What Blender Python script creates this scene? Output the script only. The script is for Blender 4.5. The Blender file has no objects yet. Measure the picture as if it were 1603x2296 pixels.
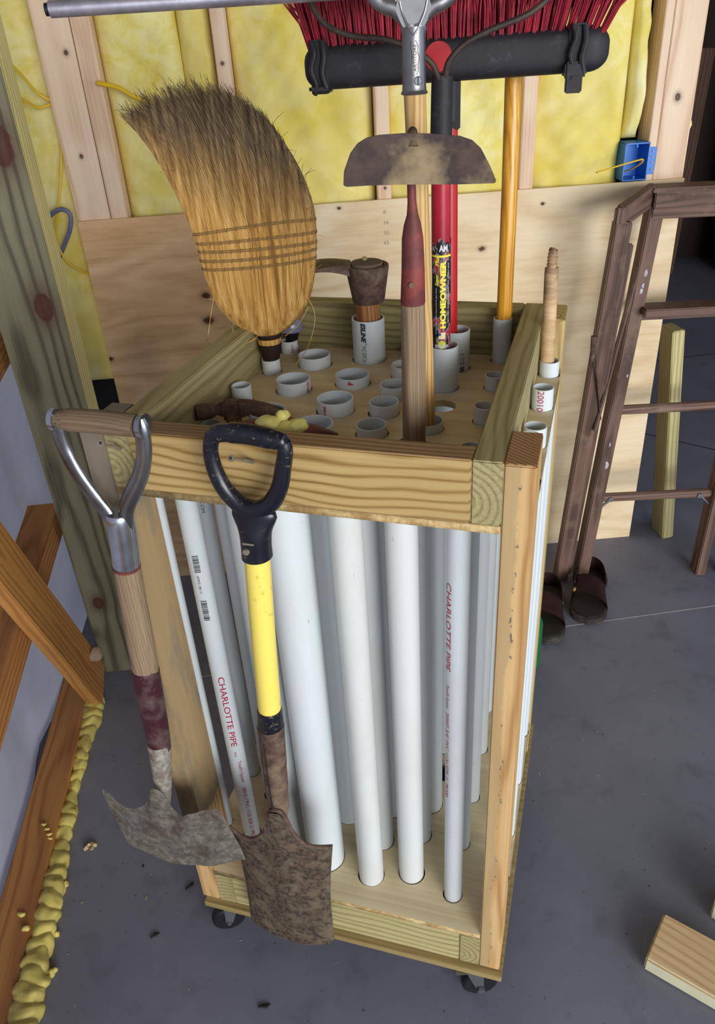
import bpy, bmesh, math, random
from mathutils import Vector, Matrix
from math import sin, cos, pi, sqrt, atan2
random.seed(7)
SC = bpy.context.scene
COL = SC.collection

# ---------------------------------------------------------------- camera
FPX = 1737.3
pitch, roll, CAMH = 0.5521, -0.0644, 1.6465
fw = Vector((0, cos(pitch), -sin(pitch))); rt = Vector((1, 0, 0)); up = rt.cross(fw)
r2 = rt*cos(roll) + up*sin(roll); u2 = -rt*sin(roll) + up*cos(roll)
cd = bpy.data.cameras.new('camera'); cam = bpy.data.objects.new('camera', cd); COL.objects.link(cam)
cam.matrix_world = Matrix(((r2.x, u2.x, -fw.x, 0), (r2.y, u2.y, -fw.y, 0), (r2.z, u2.z, -fw.z, CAMH), (0, 0, 0, 1)))
cd.sensor_fit = 'HORIZONTAL'; cd.sensor_width = 36; cd.lens = 36*FPX/1603; cd.clip_start = .02
SC.camera = cam

# ---------------------------------------------------------------- light
SC.view_settings.view_transform = 'Standard'; SC.view_settings.look = 'None'
SC.view_settings.exposure = 0.0; SC.view_settings.gamma = 1; SC.view_settings.use_curve_mapping = False
wd = bpy.data.worlds.new('daylight'); SC.world = wd; wd.use_nodes = True
bg = wd.node_tree.nodes['Background']; bg.inputs[0].default_value = (.74, .84, 1, 1); bg.inputs[1].default_value = 1.4

def area(name, loc, target, size, power, col):
    l = bpy.data.lights.new(name, 'AREA'); l.shape = 'RECTANGLE'; l.size, l.size_y = size; l.energy = power; l.color = col
    o = bpy.data.objects.new(name, l); COL.objects.link(o); o.location = loc
    o.rotation_euler = (Vector(target)-Vector(loc)).to_track_quat('-Z', 'Y').to_euler(); return o
# daylight through the open garage door behind and to the right of the camera
area('door_daylight', (3.2, -5.6, 2.0), (.2, 1.9, .9), (4.6, 3.0), 560, (1, .985, .96))
area('left_fill', (-1.2, -1.9, 2.1), (-.1, 1.4, .6), (1.4, 1.4), 9, (.74, .85, 1))  # weak cool fill lamp added behind the camera on the left, not a window

# ---------------------------------------------------------------- material helpers
class G:
    def __init__(s, name):
        s.m = bpy.data.materials.new(name); s.m.use_nodes = True; s.t = s.m.node_tree
        s.b = s.t.nodes['Principled BSDF']
        s.tc = s.n('ShaderNodeTexCoord'); s.co = s.tc.outputs['Object']
    def n(s, k, **kw):
        x = s.t.nodes.new(k)
        for a, v in kw.items(): setattr(x, a, v)
        return x
    def put(s, sock, v):
        if hasattr(v, 'is_linked') or isinstance(v, bpy.types.NodeSocket): s.t.links.new(v, sock)
        elif isinstance(v, tuple) and len(v) == 3 and sock.type == 'RGBA': sock.default_value = (*v, 1)
        else: sock.default_value = v
    def map(s, scale=(1, 1, 1), rnd=True, loc=(0, 0, 0)):
        m = s.n('ShaderNodeMapping'); s.put(m.inputs[0], s.co); m.inputs['Scale'].default_value = scale; m.inputs['Location'].default_value = loc
        if not rnd: return m.outputs[0]
        oi = s.n('ShaderNodeObjectInfo'); a = s.n('ShaderNodeVectorMath', operation='MULTIPLY_ADD')
        s.t.links.new(oi.outputs['Random'], a.inputs[0]); a.inputs[1].default_value = (17, 31, 23); s.t.links.new(m.outputs[0], a.inputs[2])
        return a.outputs[0]
    def noise(s, scale=(1, 1, 1), sc=5, det=4, rough=.55, dist=0, rnd=True, loc=(0, 0, 0)):
        x = s.n('ShaderNodeTexNoise'); s.put(x.inputs['Vector'], s.map(scale, rnd, loc)); x.inputs['Scale'].default_value = sc
        x.inputs['Detail'].default_value = det; x.inputs['Roughness'].default_value = rough; x.inputs['Distortion'].default_value = dist
        return x.outputs[0]
    def ramp(s, f, stops, inter='LINEAR'):
        r = s.n('ShaderNodeValToRGB'); s.put(r.inputs[0], f); r.color_ramp.interpolation = inter
        e = r.color_ramp.elements
        while len(e) < len(stops): e.new(.5)
        for i, (p, c) in enumerate(stops):
            e[i].position = p; c = c if isinstance(c, tuple) else (c, c, c); e[i].color = (*c, 1)
        return r.outputs[0]
    def mix(s, f, a, b, mode='MIX'):
        x = s.n('ShaderNodeMix', data_type='RGBA', blend_type=mode); s.put(x.inputs[0], f); s.put(x.inputs[6], a); s.put(x.inputs[7], b); return x.outputs[2]
    def math(s, op, a, b=0, c=0):
        x = s.n('ShaderNodeMath', operation=op); s.put(x.inputs[0], a); s.put(x.inputs[1], b); s.put(x.inputs[2], c); return x.outputs[0]
    def bump(s, h, st=.3, d=.002):
        x = s.n('ShaderNodeBump'); x.inputs['Strength'].default_value = st; x.inputs['Distance'].default_value = d; s.put(x.inputs['Height'], h)
        s.t.links.new(x.outputs[0], s.b.inputs['Normal'])
    def xyz(s, scale=(1, 1, 1), rnd=False):
        x = s.n('ShaderNodeSeparateXYZ'); s.put(x.inputs[0], s.map(scale, rnd)); return x.outputs
    def out(s, col=None, rough=.6, metal=0, spec=None):
        if col is not None: s.put(s.b.inputs['Base Color'], col)
        s.put(s.b.inputs['Roughness'], rough); s.put(s.b.inputs['Metallic'], metal)
        if spec is not None: s.b.inputs['Specular IOR Level'].default_value = spec
        return s.m

def hx(h):
    v = [int(h[i:i+2], 16)/255 for i in (0, 2, 4)]
    return tuple(c/12.92 if c <= .04045 else ((c+.055)/1.055)**2.4 for c in v)

AX = {'x': (1, 14, 14), 'y': (14, 1, 14), 'z': (14, 14, 1)}
def woodfield(g, ax, freq, amp, sharp, grainscale=1.0):
    """growth rings around a pith line that runs along the board; the pith position rides in the object colour"""
    a = AX[ax]; oi = g.n('ShaderNodeObjectInfo')
    pith = g.n('ShaderNodeVectorMath', operation='MULTIPLY_ADD'); g.t.links.new(oi.outputs['Color'], pith.inputs[0]); pith.inputs[1].default_value = (4, 4, 4); pith.inputs[2].default_value = (-2, -2, -2)
    d = g.n('ShaderNodeVectorMath', operation='SUBTRACT'); g.put(d.inputs[0], g.co); g.t.links.new(pith.outputs[0], d.inputs[1])
    nz = g.n('ShaderNodeTexNoise'); g.put(nz.inputs['Vector'], g.map(tuple(1 if c == 1 else 3 for c in a))); nz.inputs['Scale'].default_value = 1.6; nz.inputs['Detail'].default_value = 3
    off = g.n('ShaderNodeVectorMath', operation='MULTIPLY_ADD'); g.t.links.new(nz.outputs['Color'], off.inputs[0]); off.inputs[1].default_value = (amp,)*3; g.t.links.new(d.outputs[0], off.inputs[2])
    fl = g.n('ShaderNodeVectorMath', operation='MULTIPLY'); g.t.links.new(off.outputs[0], fl.inputs[0]); fl.inputs[1].default_value = tuple(0.0 if c == 1 else 1.0 for c in a)
    ln = g.n('ShaderNodeVectorMath', operation='LENGTH'); g.t.links.new(fl.outputs[0], ln.inputs[0])
    band = g.math('MULTIPLY_ADD', g.math('SINE', g.math('MULTIPLY', ln.outputs['Value'], freq*6.283)), .5, .5)
    band = g.math('SUBTRACT', 1, g.math('POWER', band, sharp))
    fine = g.noise(tuple((c if c == 1 else c*7)*grainscale for c in a), 2.4, 6, .7)
    return band, fine
def wood(name, light, mid, dark, ax='x', freq=110, contrast=.45, stain=None, knots=0, rough=.62, spec=.3, grainscale=1.0, knotcol='3a1c12', dirt=None, amp=.05, sharp=2.5, kn=(), dirtlo=.5):
    g = G(name); a = AX[ax]
    band, fine = woodfield(g, ax, freq, amp, sharp, grainscale)
    f = g.math('ADD', g.math('MULTIPLY', band, contrast), g.math('MULTIPLY', fine, .95-contrast*.5))
    col = g.ramp(f, [(.25, dark), (.55, mid), (.85, light)])
    blot = g.noise((3, 3, 3), 1.3, 3)
    col = g.mix(g.ramp(blot, [(.4, 0.), (.75, .4)]), col, g.mix(.5, mid, dark))
    if stain: col = g.mix(g.ramp(g.noise((2, 2, 2), 1.7, 5), [(.5, 0.), (.62, 1.)]), col, stain)
    if knots:
        v = g.n('ShaderNodeTexVoronoi'); vs = tuple((.45 if c <= 1 else 1.0) for c in a)
        g.put(v.inputs['Vector'], g.map(tuple(c*knots for c in vs))); v.inputs['Scale'].default_value = 1
        col = g.mix(g.ramp(v.outputs['Distance'], [(.04, 1.), (.075, .75), (.11, .25), (.2, 0.)]), col, hx(knotcol))
    if kn:
        xs = g.xyz()
        for (kx, kz, r, ry) in kn:
            dx = g.math('MULTIPLY', g.math('SUBTRACT', xs[0], kx), 1/r); dz = g.math('MULTIPLY', g.math('SUBTRACT', xs[2], kz), 1/ry)
            dd = g.math('ADD', g.math('SQRT', g.math('ADD', g.math('MULTIPLY', dx, dx), g.math('MULTIPLY', dz, dz))), g.math('MULTIPLY_ADD', g.noise((1, 1, 1), 60, 5, .7), .7, -.35))
            col = g.mix(g.ramp(g.math('MULTIPLY', dd, .33), [(.05, .85), (.3, .95), (.36, .5), (.6, .18), (.9, 0.)]), col, hx(knotcol))
    if dirt: col = g.mix(g.ramp(g.noise((5, 5, 5), 2, 7, .65), [(dirtlo, 0.), (dirtlo+.2, .8)]), col, dirt)
    g.bump(f, .25, .0012)
    return g.out(col, rough, 0, spec)
def pith(o, x, y, z): o.color = ((x+2)/4, (y+2)/4, (z+2)/4, 1); return o

M = {}
def plain(name, col, rough=.5, metal=0, var=.12, sc=20, bump=0, spec=.5):
    g = G(name); c = hx(col) if isinstance(col, str) else col
    n = g.noise((1, 1, 1), sc, 5, .6)
    cc = g.mix(g.ramp(n, [(.3, 0.), (.75, 1.)]), c, tuple(v*(1-var*2) for v in c))
    if bump: g.bump(n, bump, .001)
    return g.out(cc, rough, metal, spec)
def patchy(name, a, b, c, sc=25, rough=.7, metal=0, lo=.4, hi=.6, bump=.5, spec=.4, st=(1, 1, 1)):
    g = G(name); n = g.noise(st, sc, 8, .68); n2 = g.noise(st, sc*.28, 5, .6)
    col = g.mix(g.ramp(n, [(lo, 0.), (hi, 1.)]), hx(a), hx(b)); col = g.mix(g.ramp(n2, [(.48, 0.), (.62, 1.)]), col, g.mix(.35, hx(c), col))
    g.bump(n, bump, .0012); return g.out(col, rough, metal, spec)

# colours measured from daylight-lit surfaces
M['rail'] = wood('pressure treated pine', hx('bda26c'), hx('ab8c54'), hx('7d5e30'), 'x', 80, .5, amp=.12, sharp=2.5)
M['railtop'] = wood('worn brown rail top', hx('a98862'), hx('8d6f4c'), hx('6f5438'), 'x', 120, .4)
M['railgreen'] = wood('pressure treated pine green', hx('b5a97e'), hx('9b8f62'), hx('7a6f4a'), 'y', 100, .3, kn=(), amp=.05)
M['railback'] = wood('pressure treated pine back', hx('a59b6c'), hx('8c8358'), hx('6b6140'), 'x', 70, .3, amp=.10)
M['rail2'] = wood('treated pine lower rail', hx('c4b98c'), hx('a99d6c'), hx('837548'), 'x', 60, .3, amp=.12)
M['endgrain'] = wood('end grain', hx('b78d60'), hx('9b7146'), hx('7a522f'), 'z', 170, .6, amp=.02)
def post(name, light, mid, dark, mud, cleanz, grey, edge=None):
    g = G(name)
    band, fine = woodfield(g, 'z', 90, .05, 2)
    f = g.math('ADD', g.math('MULTIPLY', band, .4), g.math('MULTIPLY', fine, .75))
    col = g.ramp(f, [(.25, dark), (.55, mid), (.85, light)]); xs = g.xyz()
    if mud:
        mudc = g.mix(g.ramp(g.noise((7, 7, 2), 1.5, 8, .68), [(.42, 0.), (.54, .9)]), hx(mud), hx(grey))
        mudc = g.mix(g.ramp(g.noise((9, 9, 4), 3.3, 6, .7), [(.6, 0.), (.8, .6)]), mudc, mid)
        zz = g.math('ADD', xs[2], g.math('MULTIPLY_ADD', g.noise((1, 1, 1), 22, 5), .05, -.025))
        col = g.mix(g.ramp(zz, [(cleanz, 0.), (cleanz+.006, .92)]), col, mudc)
    if edge:   # dried finish runs down the left half, dark crumbs along its border
        bx = g.math('SUBTRACT', g.math('ADD', xs[0], g.math('MULTIPLY_ADD', g.noise((1, 1, 1), 7, 5, .6, rnd=False), .034, -.017)), W_POST+.019)
        col = g.mix(g.ramp(g.math('MULTIPLY_ADD', bx, 60, .5), [(.35, .8), (.6, 0.)]), col, hx(edge))
        ln_ = g.ramp(g.math('ABSOLUTE', g.math('MULTIPLY', bx, 60)), [(.06, 1.), (.16, 0.)])
        sp = g.ramp(g.noise((1, 1, .6), 110, 4, .6, rnd=False), [(.56, 0.), (.6, 1.)]); col = g.mix(g.math('MULTIPLY', ln_, sp), col, hx('6f6a62'))
    g.bump(f, .2, .001); return g.out(col, .6, 0, .35)
W_POST = .5764
M['postL'] = post('muddy stud', hx('cca976'), hx('b99463'), hx('997446'), 'a08963', .375, '6f6d64')
M['postR'] = post('planed orange stud', hx('d2b07c'), hx('c09862'), hx('a07849'), None, .1, None, 'b0966c')
M['postB'] = post('pale stud', hx('cdb780'), hx('b8a068'), hx('917748'), None, 0, None)
M['panel'] = wood('sanded plywood panel', hx('e8dab6'), hx('dccaa2'), hx('c6b189'), 'x', 25, .12, grainscale=.5, rough=.6)
M['plyedge'] = patchy('rough plywood edge', 'cdb684', 'a98c58', '8a6d42', 90, .9, 0, bump=1)
M['base'] = wood('plywood base', hx('b9a672'), hx('9c895a'), hx('74623e'), 'x', 60, .2)

def plywood(name, l, m, d, kn):
    g = G(name)
    n1 = g.noise((.6, 1, 2.2), 1.5, 2.2, .45, .5, rnd=False); band = g.math('MULTIPLY_ADD', g.math('SINE', g.math('MULTIPLY', n1, 70)), .5, .5)
    fine = g.noise((3, 2, 26), 2.6, 7, .7, rnd=False)
    f = g.math('ADD', g.math('MULTIPLY', band, .24), g.math('MULTIPLY', fine, .80))
    col = g.ramp(f, [(.2, hx(d)), (.52, hx(m)), (.85, hx(l))])
    bl = g.noise((1, 1, 1.6), 2.6, 4, .6, rnd=False)
    col = g.mix(g.ramp(bl, [(.5, 0.), (.74, .6)]), col, hx(d))
    xs = g.xyz()
    for (kx, kz, r) in kn:
        dx = g.math('MULTIPLY', g.math('SUBTRACT', xs[0], kx), 1/(r*1.3)); dz = g.math('MULTIPLY', g.math('SUBTRACT', xs[2], kz), 1/r)
        dd = g.math('ADD', g.math('SQRT', g.math('ADD', g.math('MULTIPLY', dx, dx), g.math('MULTIPLY', dz, dz))), g.math('MULTIPLY_ADD', g.noise((1, 1, 1), 90, 4), .8, -.4))
        col = g.mix(g.ramp(g.math('MULTIPLY', dd, .33), [(.1, 1.), (.32, .85), (.4, .3), (.8, 0.)]), col, hx('4a2413'))
    g.bump(f, .15, .001); return g.out(col, .62, 0, .3)
M['plyR'] = plywood('construction plywood pale', 'f0e0c2', 'e6d1ab', 'd0b186', [(.418, 1.085, .0065), (.593, 1.199, .004), (.003, 1.227, .004)])
M['plyL'] = plywood('construction plywood tan', 'edca9e', 'dbb486', 'ba9262', [(-.409, 1.008, .009), (-.413, .933, .011), (-.729, .837, .006)])
M['stud'] = wood('spruce stud', hx('f2dcc2'), hx('e5c9ab'), hx('cba384'), 'z', 60, .3, rough=.6, kn=((-.666, 1.646, .005, .006), (-.685, 1.405, .004, .005), (.955, 1.45, .007, .009), (-.275, 1.60, .004, .004), (.138, 1.27, .003, .003)))
M['treated'] = wood('green treated post', hx('7f7a62'), hx('64614c'), hx('413f30'), 'z', 55, .5, kn=((-.628, 1.141, .021, .034), (-.628, 1.488, .026, .042), (-.70, .27, .016, .022)), amp=.06, knotcol='4a2417')
M['girt'] = wood('orange pine girt', hx('b9854f'), hx('a47040'), hx('835230'), 'y', 70, .35)
M['brace'] = wood('orange pine brace', hx('c08b4e'), hx('aa773f'), hx('8a5a2f'), 'x', 70, .35)
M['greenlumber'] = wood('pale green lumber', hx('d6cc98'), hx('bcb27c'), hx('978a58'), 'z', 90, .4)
M['sidewood'] = plain('pale sapwood edge', 'd9d6b4', .7, var=.06)  # paler tone for the vertical faces of the floor lumber
M['newlumber'] = wood('new pine lumber', hx('e0c69c'), hx('cfb085'), hx('b48f62'), 'x', 80, .3)
M['ladderwood'] = wood('old brown stepladder wood', hx('7c6053'), hx('5f483e'), hx('3f2d27'), 'z', 90, .35, dirt=hx('86705e'), dirtlo=.56)
M['ladderwoodx'] = wood('old brown stepladder wood crosswise', hx('8a7063'), hx('6c5247'), hx('473229'), 'x', 90, .35, dirt=hx('8c7766'), dirtlo=.56)
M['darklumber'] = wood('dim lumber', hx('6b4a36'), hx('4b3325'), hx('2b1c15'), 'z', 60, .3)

def insulation():
    g = G('yellow fibreglass batt')
    a = g.noise((1, 1, 1), 5, 5, .6, .3); b = g.noise((1, 1, 1), 14, 6, .7, .6); c = g.noise((1, 1, 1), 2.2, 3, .5)
    col = g.ramp(g.math('MULTIPLY_ADD', b, .5, g.math('MULTIPLY', a, .5)), [(.3, hx('d2b83c')), (.42, hx('e8d873')), (.54, hx('f1e8a6')), (.68, hx('faf6d2'))])
    col = g.mix(g.ramp(c, [(.42, 0.), (.62, .6)]), col, hx('e2cd58'))
    g.bump(a, .3, .01); return g.out(col, .95, 0, .1)
M['batt'] = insulation()

def concrete():
    g = G('troweled concrete slab')
    a = g.noise((1, 1, 1), 1.6, 6, .62, rnd=False); b = g.noise((1, 1, 1), 9, 8, .7, .2, rnd=False); c = g.noise((1, 1, 1), 70, 3, .6, rnd=False)
    col = g.ramp(a, [(.3, hx('686a79')), (.5, hx('727483')), (.7, hx('7c7e8d'))])
    col = g.mix(g.ramp(b, [(.34, .5), (.46, 0.)]), col, hx('595c6a'))
    col = g.mix(g.ramp(b, [(.58, 0.), (.74, .35)]), col, hx('83828a'))
    col = g.mix(g.ramp(c, [(.27, .7), (.33, 0.)]), col, hx('33333b'))
    col = g.mix(g.ramp(c, [(.7, 0.), (.76, .5)]), col, hx('aaa79e'))
    g.bump(b, .18, .003); return g.out(col, g.ramp(a, [(.3, .5), (.7, .72)]), 0, .4)
M['concrete'] = concrete()
def pvc(name, base, dirtc, amt):
    g = G(name); n = g.noise((1, 1, .35), 7, 6, .6); n2 = g.noise((2, 2, .6), 38, 4, .6)
    col = g.mix(g.ramp(n, [(.45, 0.), (.75, amt)]), hx(base), hx(dirtc))
    col = g.mix(g.ramp(n2, [(.7, 0.), (.76, .7)]), col, hx('6d6a66'))
    return g.out(col, .38, 0, .45)
M['pvc'] = pvc('white pvc', 'd0d8dc', 'bac0c0', .5)
M['pvcw'] = pvc('ivory pvc', 'd0d5d5', 'b8b6ac', .55)
M['inkred'] = plain('red ink', 'b32045', .5, var=0); M['inkblack'] = plain('black ink', '26242a', .5, var=0)
M['straw'] = None
def straw():
    g = G('broomcorn'); xs = g.xyz()
    f = g.math('ADD', xs[2], g.math('MULTIPLY', xs[0], .38)); f = g.math('ADD', f, g.math('MULTIPLY_ADD', g.noise((30, 30, 2), 1, 3), .12, -.06))
    n = g.noise((160, 160, 5), 1, 4, .6)
    lo = g.ramp(n, [(.3, hx('8f6326')), (.5, hx('c99a52')), (.72, hx('e6c07a'))]); hi = g.ramp(n, [(.3, hx('33261a')), (.5, hx('6f5a42')), (.72, hx('9c8560'))])
    return g.out(g.mix(g.ramp(g.math('MULTIPLY_ADD', f, 4, -5.4), [(.12, 0.), (.62, 1.)]), lo, hi), .6, 0, .3)
M['straw'] = straw()
M['strawdark'] = plain('broomcorn core', '74522a', .8)
M['twine'] = plain('tan stitching twine', '8a6a3c', .8); M['leather'] = plain('brown binding', '45302c', .6, bump=.3); M['tape'] = plain('black tape', '1a191d', .4)
M['blackplastic'] = patchy('scuffed black plastic', '232126', '4a464c', '1b191d', 70, .6, 0, .55, .8, .3)
M['bristle'] = plain('red bristle', 'b8203a', .45, var=.3, sc=60)
M['redmetal'] = patchy('red painted tube', 'a81a2c', 'b82838', '8c1020', 30, .32, 0, .5, .7, .05); M['red'] = plain('bright red paint', 'b5181f', .35, var=.05)
M['yellowwood'] = wood('varnished yellow handle', hx('e9b443'), hx('d3962a'), hx('a76c18'), 'z', 160, .25, rough=.28, spec=.5)
M['palewood'] = wood('pale ash handle', hx('d6b47c'), hx('c39d60'), hx('96733f'), 'z', 150, .3, rough=.5)
M['greywood'] = wood('weathered grey ash handle', hx('b09a7b'), hx('8d7860'), hx('5d4c3b'), 'z', 260, .14, rough=.8, grainscale=1.6)
M['gripwood'] = wood('weathered grey grip', hx('99836a'), hx('7b6650'), hx('4c3d30'), 'x', 260, .14, rough=.8, grainscale=1.6)
M['birch'] = patchy('spotted stick', 'd0b28a', 'bb9a70', '6a523c', 26, .6, st=(1, 1, 3.2))
M['malletwood'] = wood('hammer handle wood', hx('b48352'), hx('946339'), hx('65401f'), 'z', 160, .35, rough=.45)
M['alum'] = patchy('cast aluminium', '9a9a9b', '8a898b', '6d6b6c', 18, .38, .85, .4, .7, .1)
M['galv'] = patchy('galvanised conduit', 'bdbac6', 'a5a2b0', '8b8893', 60, .42, .75, .4, .7, .1)
M['chrome'] = patchy('worn chrome', 'b8bcc4', '9ba0a9', '77736c', 22, .2, .95, .5, .75, .2)
def grime(name, base, dirtc, rough, lo=.63):
    g = G(name); n = g.noise((1, 1, 1), 150, 6, .75, .5); n2 = g.noise((1, 1, 1), 16, 4)
    k = g.math('MULTIPLY', g.ramp(n, [(lo-.05, 0.), (lo+.05, 1.)]), g.ramp(n2, [(.42, 0.), (.62, .9)]))
    g.bump(n, .1, .0005); return g.out(g.mix(k, hx(base), hx(dirtc)), g.math('MULTIPLY_ADD', k, .5, rough), 0, .5)
M['blackglossy'] = grime('glossy black plastic grip', '12141f', 'a09670', .28)
M['darksteel'] = patchy('dark brown forged steel', '3a302e', '473b37', '5e4e42', 80, .6, .4, bump=.3)
M['rust'] = patchy('rusty brown steel', '4a3833', '695246', '8a7860', 70, .75, .25)
M['rustred'] = patchy('rusted red paint', '6a3434', '8a4038', '4a3434', 35, .6, .2)
M['blade'] = patchy('soil caked blade', '51463f', '857463', '9a8d74', 120, .85, .15)
M['bladegrey'] = patchy('grey clay caked blade', '77726a', 'a09b8e', '66504a', 90, .85, .15)
M['hoeblade'] = patchy('rusty hoe blade', '433937', '5a4b43', 'b8a27a', 34, .8, .3)
M['darkred'] = patchy('dark red paint', '3c1723', '4a1e2a', '6c5b55', 60, .45, .1, .5, .8, .2)
M['yellowfibre'] = None
def yf():
    g = G('yellow fibreglass shaft'); n = g.noise((1, 1, .5), 90, 5, .6, .6); n2 = g.noise((1, 1, .4), 8, 3)
    col = g.mix(g.math('MULTIPLY', g.ramp(n, [(.62, 0.), (.68, 1.)]), g.ramp(n2, [(.45, 0.), (.6, .8)])), hx('ecd968'), hx('6d5a22'))
    return g.out(col, .35, 0, .4)
M['yellowfibre'] = yf()
M['foam'] = patchy('cured spray foam', 'c9ba66', 'b8a858', '9d8e50', 30, .45, 0, .5, .75, .3); M['foampale'] = patchy('pale spray foam', 'e0d67c', 'd2c668', '9e9048', 30, .35, 0, .6, .8, .2)
M['housewrap'] = patchy('white house wrap', 'cfced6', 'c0c0ca', 'b4b4c0', 3, .55, 0, .35, .7, .05)
M['bluebox'] = plain('blue plastic', '1f78d6', .4, var=.05); M['cable'] = plain('yellow cable', 'e5c022', .45, var=.05); M['greycable'] = plain('grey cable', '6f7090', .45)
M['steel'] = plain('zinc steel', '8d8f94', .4, .8); M['screw'] = plain('dull screw', '9b907c', .5, .5)
M['rubber'] = plain('black wheel', '1b1b1f', .4); M['gasket'] = plain('black rubber', '141418', .45)
M['clear'] = plain('cloudy plastic cup', '7e84a0', .2, var=.1)
M['sandal'] = patchy('brown leather', '4a3030', '3a2425', '2b1b1c', 20, .55, 0, bump=.3); M['sole'] = patchy('dusty black sole', '2a2624', '4a443c', '35302b', 30, .8)
M['insole'] = plain('dark insole', '241a18', .7); M['tag'] = plain('tan stud', 'a8905e', .5)
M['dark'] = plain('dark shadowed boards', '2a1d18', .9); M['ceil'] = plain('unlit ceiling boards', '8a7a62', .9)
M['tar'] = plain('black felt paper', '0d0c0f', .9); M['yellowink'] = plain('yellow print', 'e8df3c', .5, var=0); M['whiteink'] = plain('white print', 'd8d8dc', .5, var=0)
M['blueink'] = plain('blue print', '2a4fb0', .5, var=0); M['cream'] = plain('cream sticker', 'e3dca8', .5, var=0); M['limeink'] = plain('lime print', 'c7d23c', .5, var=0)
M['green'] = plain('green plastic', '0d6b3a', .4); M['chalk'] = plain('white joint line', 'a8a8b4', .9); M['bug'] = plain('dark chip', '1d1517', .7); M['chip'] = plain('pale wood shavings', 'c2ad7e', .8)
def labelmat():
    g = G('scuffed black sticker'); n = g.noise((1, 1, .45), 55, 6, .65, .8); n2 = g.noise((1, 1, .5), 130, 4)
    col = g.mix(g.ramp(n, [(.53, 0.), (.55, 1.)]), hx('17141a'), hx('a41f33'))
    col = g.mix(g.ramp(n, [(.505, 0.), (.52, .8), (.545, .8), (.56, 0.)]), col, hx('9b9294'))
    return g.out(col, .4)
M['label'] = labelmat()

# ---------------------------------------------------------------- geometry helpers
def nb(): return bmesh.new()
def finish(name, bm, mat, parent=None, smooth=True, loc=None, rot=None, sharp=35):
    bmesh.ops.recalc_face_normals(bm, faces=bm.faces)
    me = bpy.data.meshes.new(name); bm.to_mesh(me); bm.free()
    o = bpy.data.objects.new(name, me); COL.objects.link(o)
    mats = mat if isinstance(mat, (list, tuple)) else [mat]
    for m in mats: me.materials.append(M[m] if isinstance(m, str) else m)
    if smooth:
        for p in me.polygons: p.use_smooth = True
        try: me.set_sharp_from_angle(angle=math.radians(sharp))
        except Exception: pass
    if parent: o.parent = parent
    if loc: o.location = loc
    if rot: o.rotation_euler = rot
    return o
def tag(o, label=None, cat=None, group=None, kind=None):
    if label: o['label'] = label
    if cat: o['category'] = cat
    if group: o['group'] = group
    if kind: o['kind'] = kind
    return o
def empty(name, loc=(0, 0, 0), rz=0, label=None, cat=None, group=None):
    o = bpy.data.objects.new(name, None); COL.objects.link(o); o.location = loc; o.rotation_euler = (0, 0, rz); o.empty_display_size = .05
    return tag(o, label, cat, group)
def box(bm, a, b, bev=.0015, mtx=None, mi=0):
    r = bmesh.ops.create_cube(bm, size=1); vs = r['verts']
    for v in vs: v.co = Vector(((a[i]+b[i])/2 + v.co[i]*(b[i]-a[i]) for i in range(3)))
    fs = set(f for v in vs for f in v.link_faces)
    for f in fs: f.material_index = mi
    if bev: 
        r2_ = bmesh.ops.bevel(bm, geom=list(set(e for v in vs for e in v.link_edges)), offset=bev, segments=2, affect='EDGES')
        vs = list(set(v for f in fs if f.is_valid for v in f.verts) | set(r2_['verts']))
    if mtx is not None:
        for v in vs: v.co = mtx @ v.co
    return vs
def ring(bm, c, ax, r, n, ph=0, sy=1, ref=None):
    ax = Vector(ax).normalized(); ref = Vector(ref) if ref is not None else (Vector((0, 0, 1)) if abs(ax.z) < .9 else Vector((0, 1, 0)))
    x = ref.cross(ax).normalized(); y = ax.cross(x)
    return [bm.verts.new(Vector(c)+x*(r*cos(2*pi*k/n+ph))+y*(r*sy*sin(2*pi*k/n+ph))) for k in range(n)]
def tube(bm, pts, rad, n=14, cap=True, sy=1, ref=None, mi=0):
    pts = [Vector(p) for p in pts]; rad = rad if isinstance(rad, (list, tuple)) else [rad]*len(pts); R = []
    if ref is None:   # one reference axis for the whole tube, so it never twists
        ds = [(b-a).normalized() for a, b in zip(pts, pts[1:])]; ref = min(((0, 0, 1), (0, 1, 0), (1, 0, 0)), key=lambda r_: max(abs(q.dot(Vector(r_))) for q in ds))
    for i, p in enumerate(pts):
        d = (pts[min(i+1, len(pts)-1)]-pts[max(i-1, 0)])
        R.append(ring(bm, p, d, rad[i], n, 0, sy, ref))
    for a, b in zip(R, R[1:]):
        for k in range(n): bm.faces.new((a[k], a[(k+1) % n], b[(k+1) % n], b[k])).material_index = mi
    if cap:
        bm.faces.new(R[0][::-1]).material_index = mi; bm.faces.new(R[-1]).material_index = mi
    return R
def smoothpath(pts, sub=5):
    P = [Vector(p) for p in pts]; out = []
    for i in range(len(P)-1):
        p0, p1, p2, p3 = P[max(i-1, 0)], P[i], P[i+1], P[min(i+2, len(P)-1)]
        for k in range(sub):
            t = k/sub; out.append(.5*((2*p1)+(p2-p0)*t+(2*p0-5*p1+4*p2-p3)*t*t+(3*p1-p0-3*p2+p3)*t**3))
    return out+[P[-1]]
def lathe(bm, prof, n=32, c=(0, 0, 0), closed=False, mi=0):
    R = [[bm.verts.new((c[0]+r*cos(2*pi*k/n), c[1]+r*sin(2*pi*k/n), c[2]+z)) for k in range(n)] for r, z in prof]
    L = list(zip(R, R[1:])) + ([(R[-1], R[0])] if closed else [])
    for a, b in L:
        for k in range(n): bm.faces.new((a[k], a[(k+1) % n], b[(k+1) % n], b[k])).material_index = mi
    if not closed:
        if prof[0][0] > 1e-6: bm.faces.new(R[0][::-1]).material_index = mi
        if prof[-1][0] > 1e-6: bm.faces.new(R[-1]).material_index = mi
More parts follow.
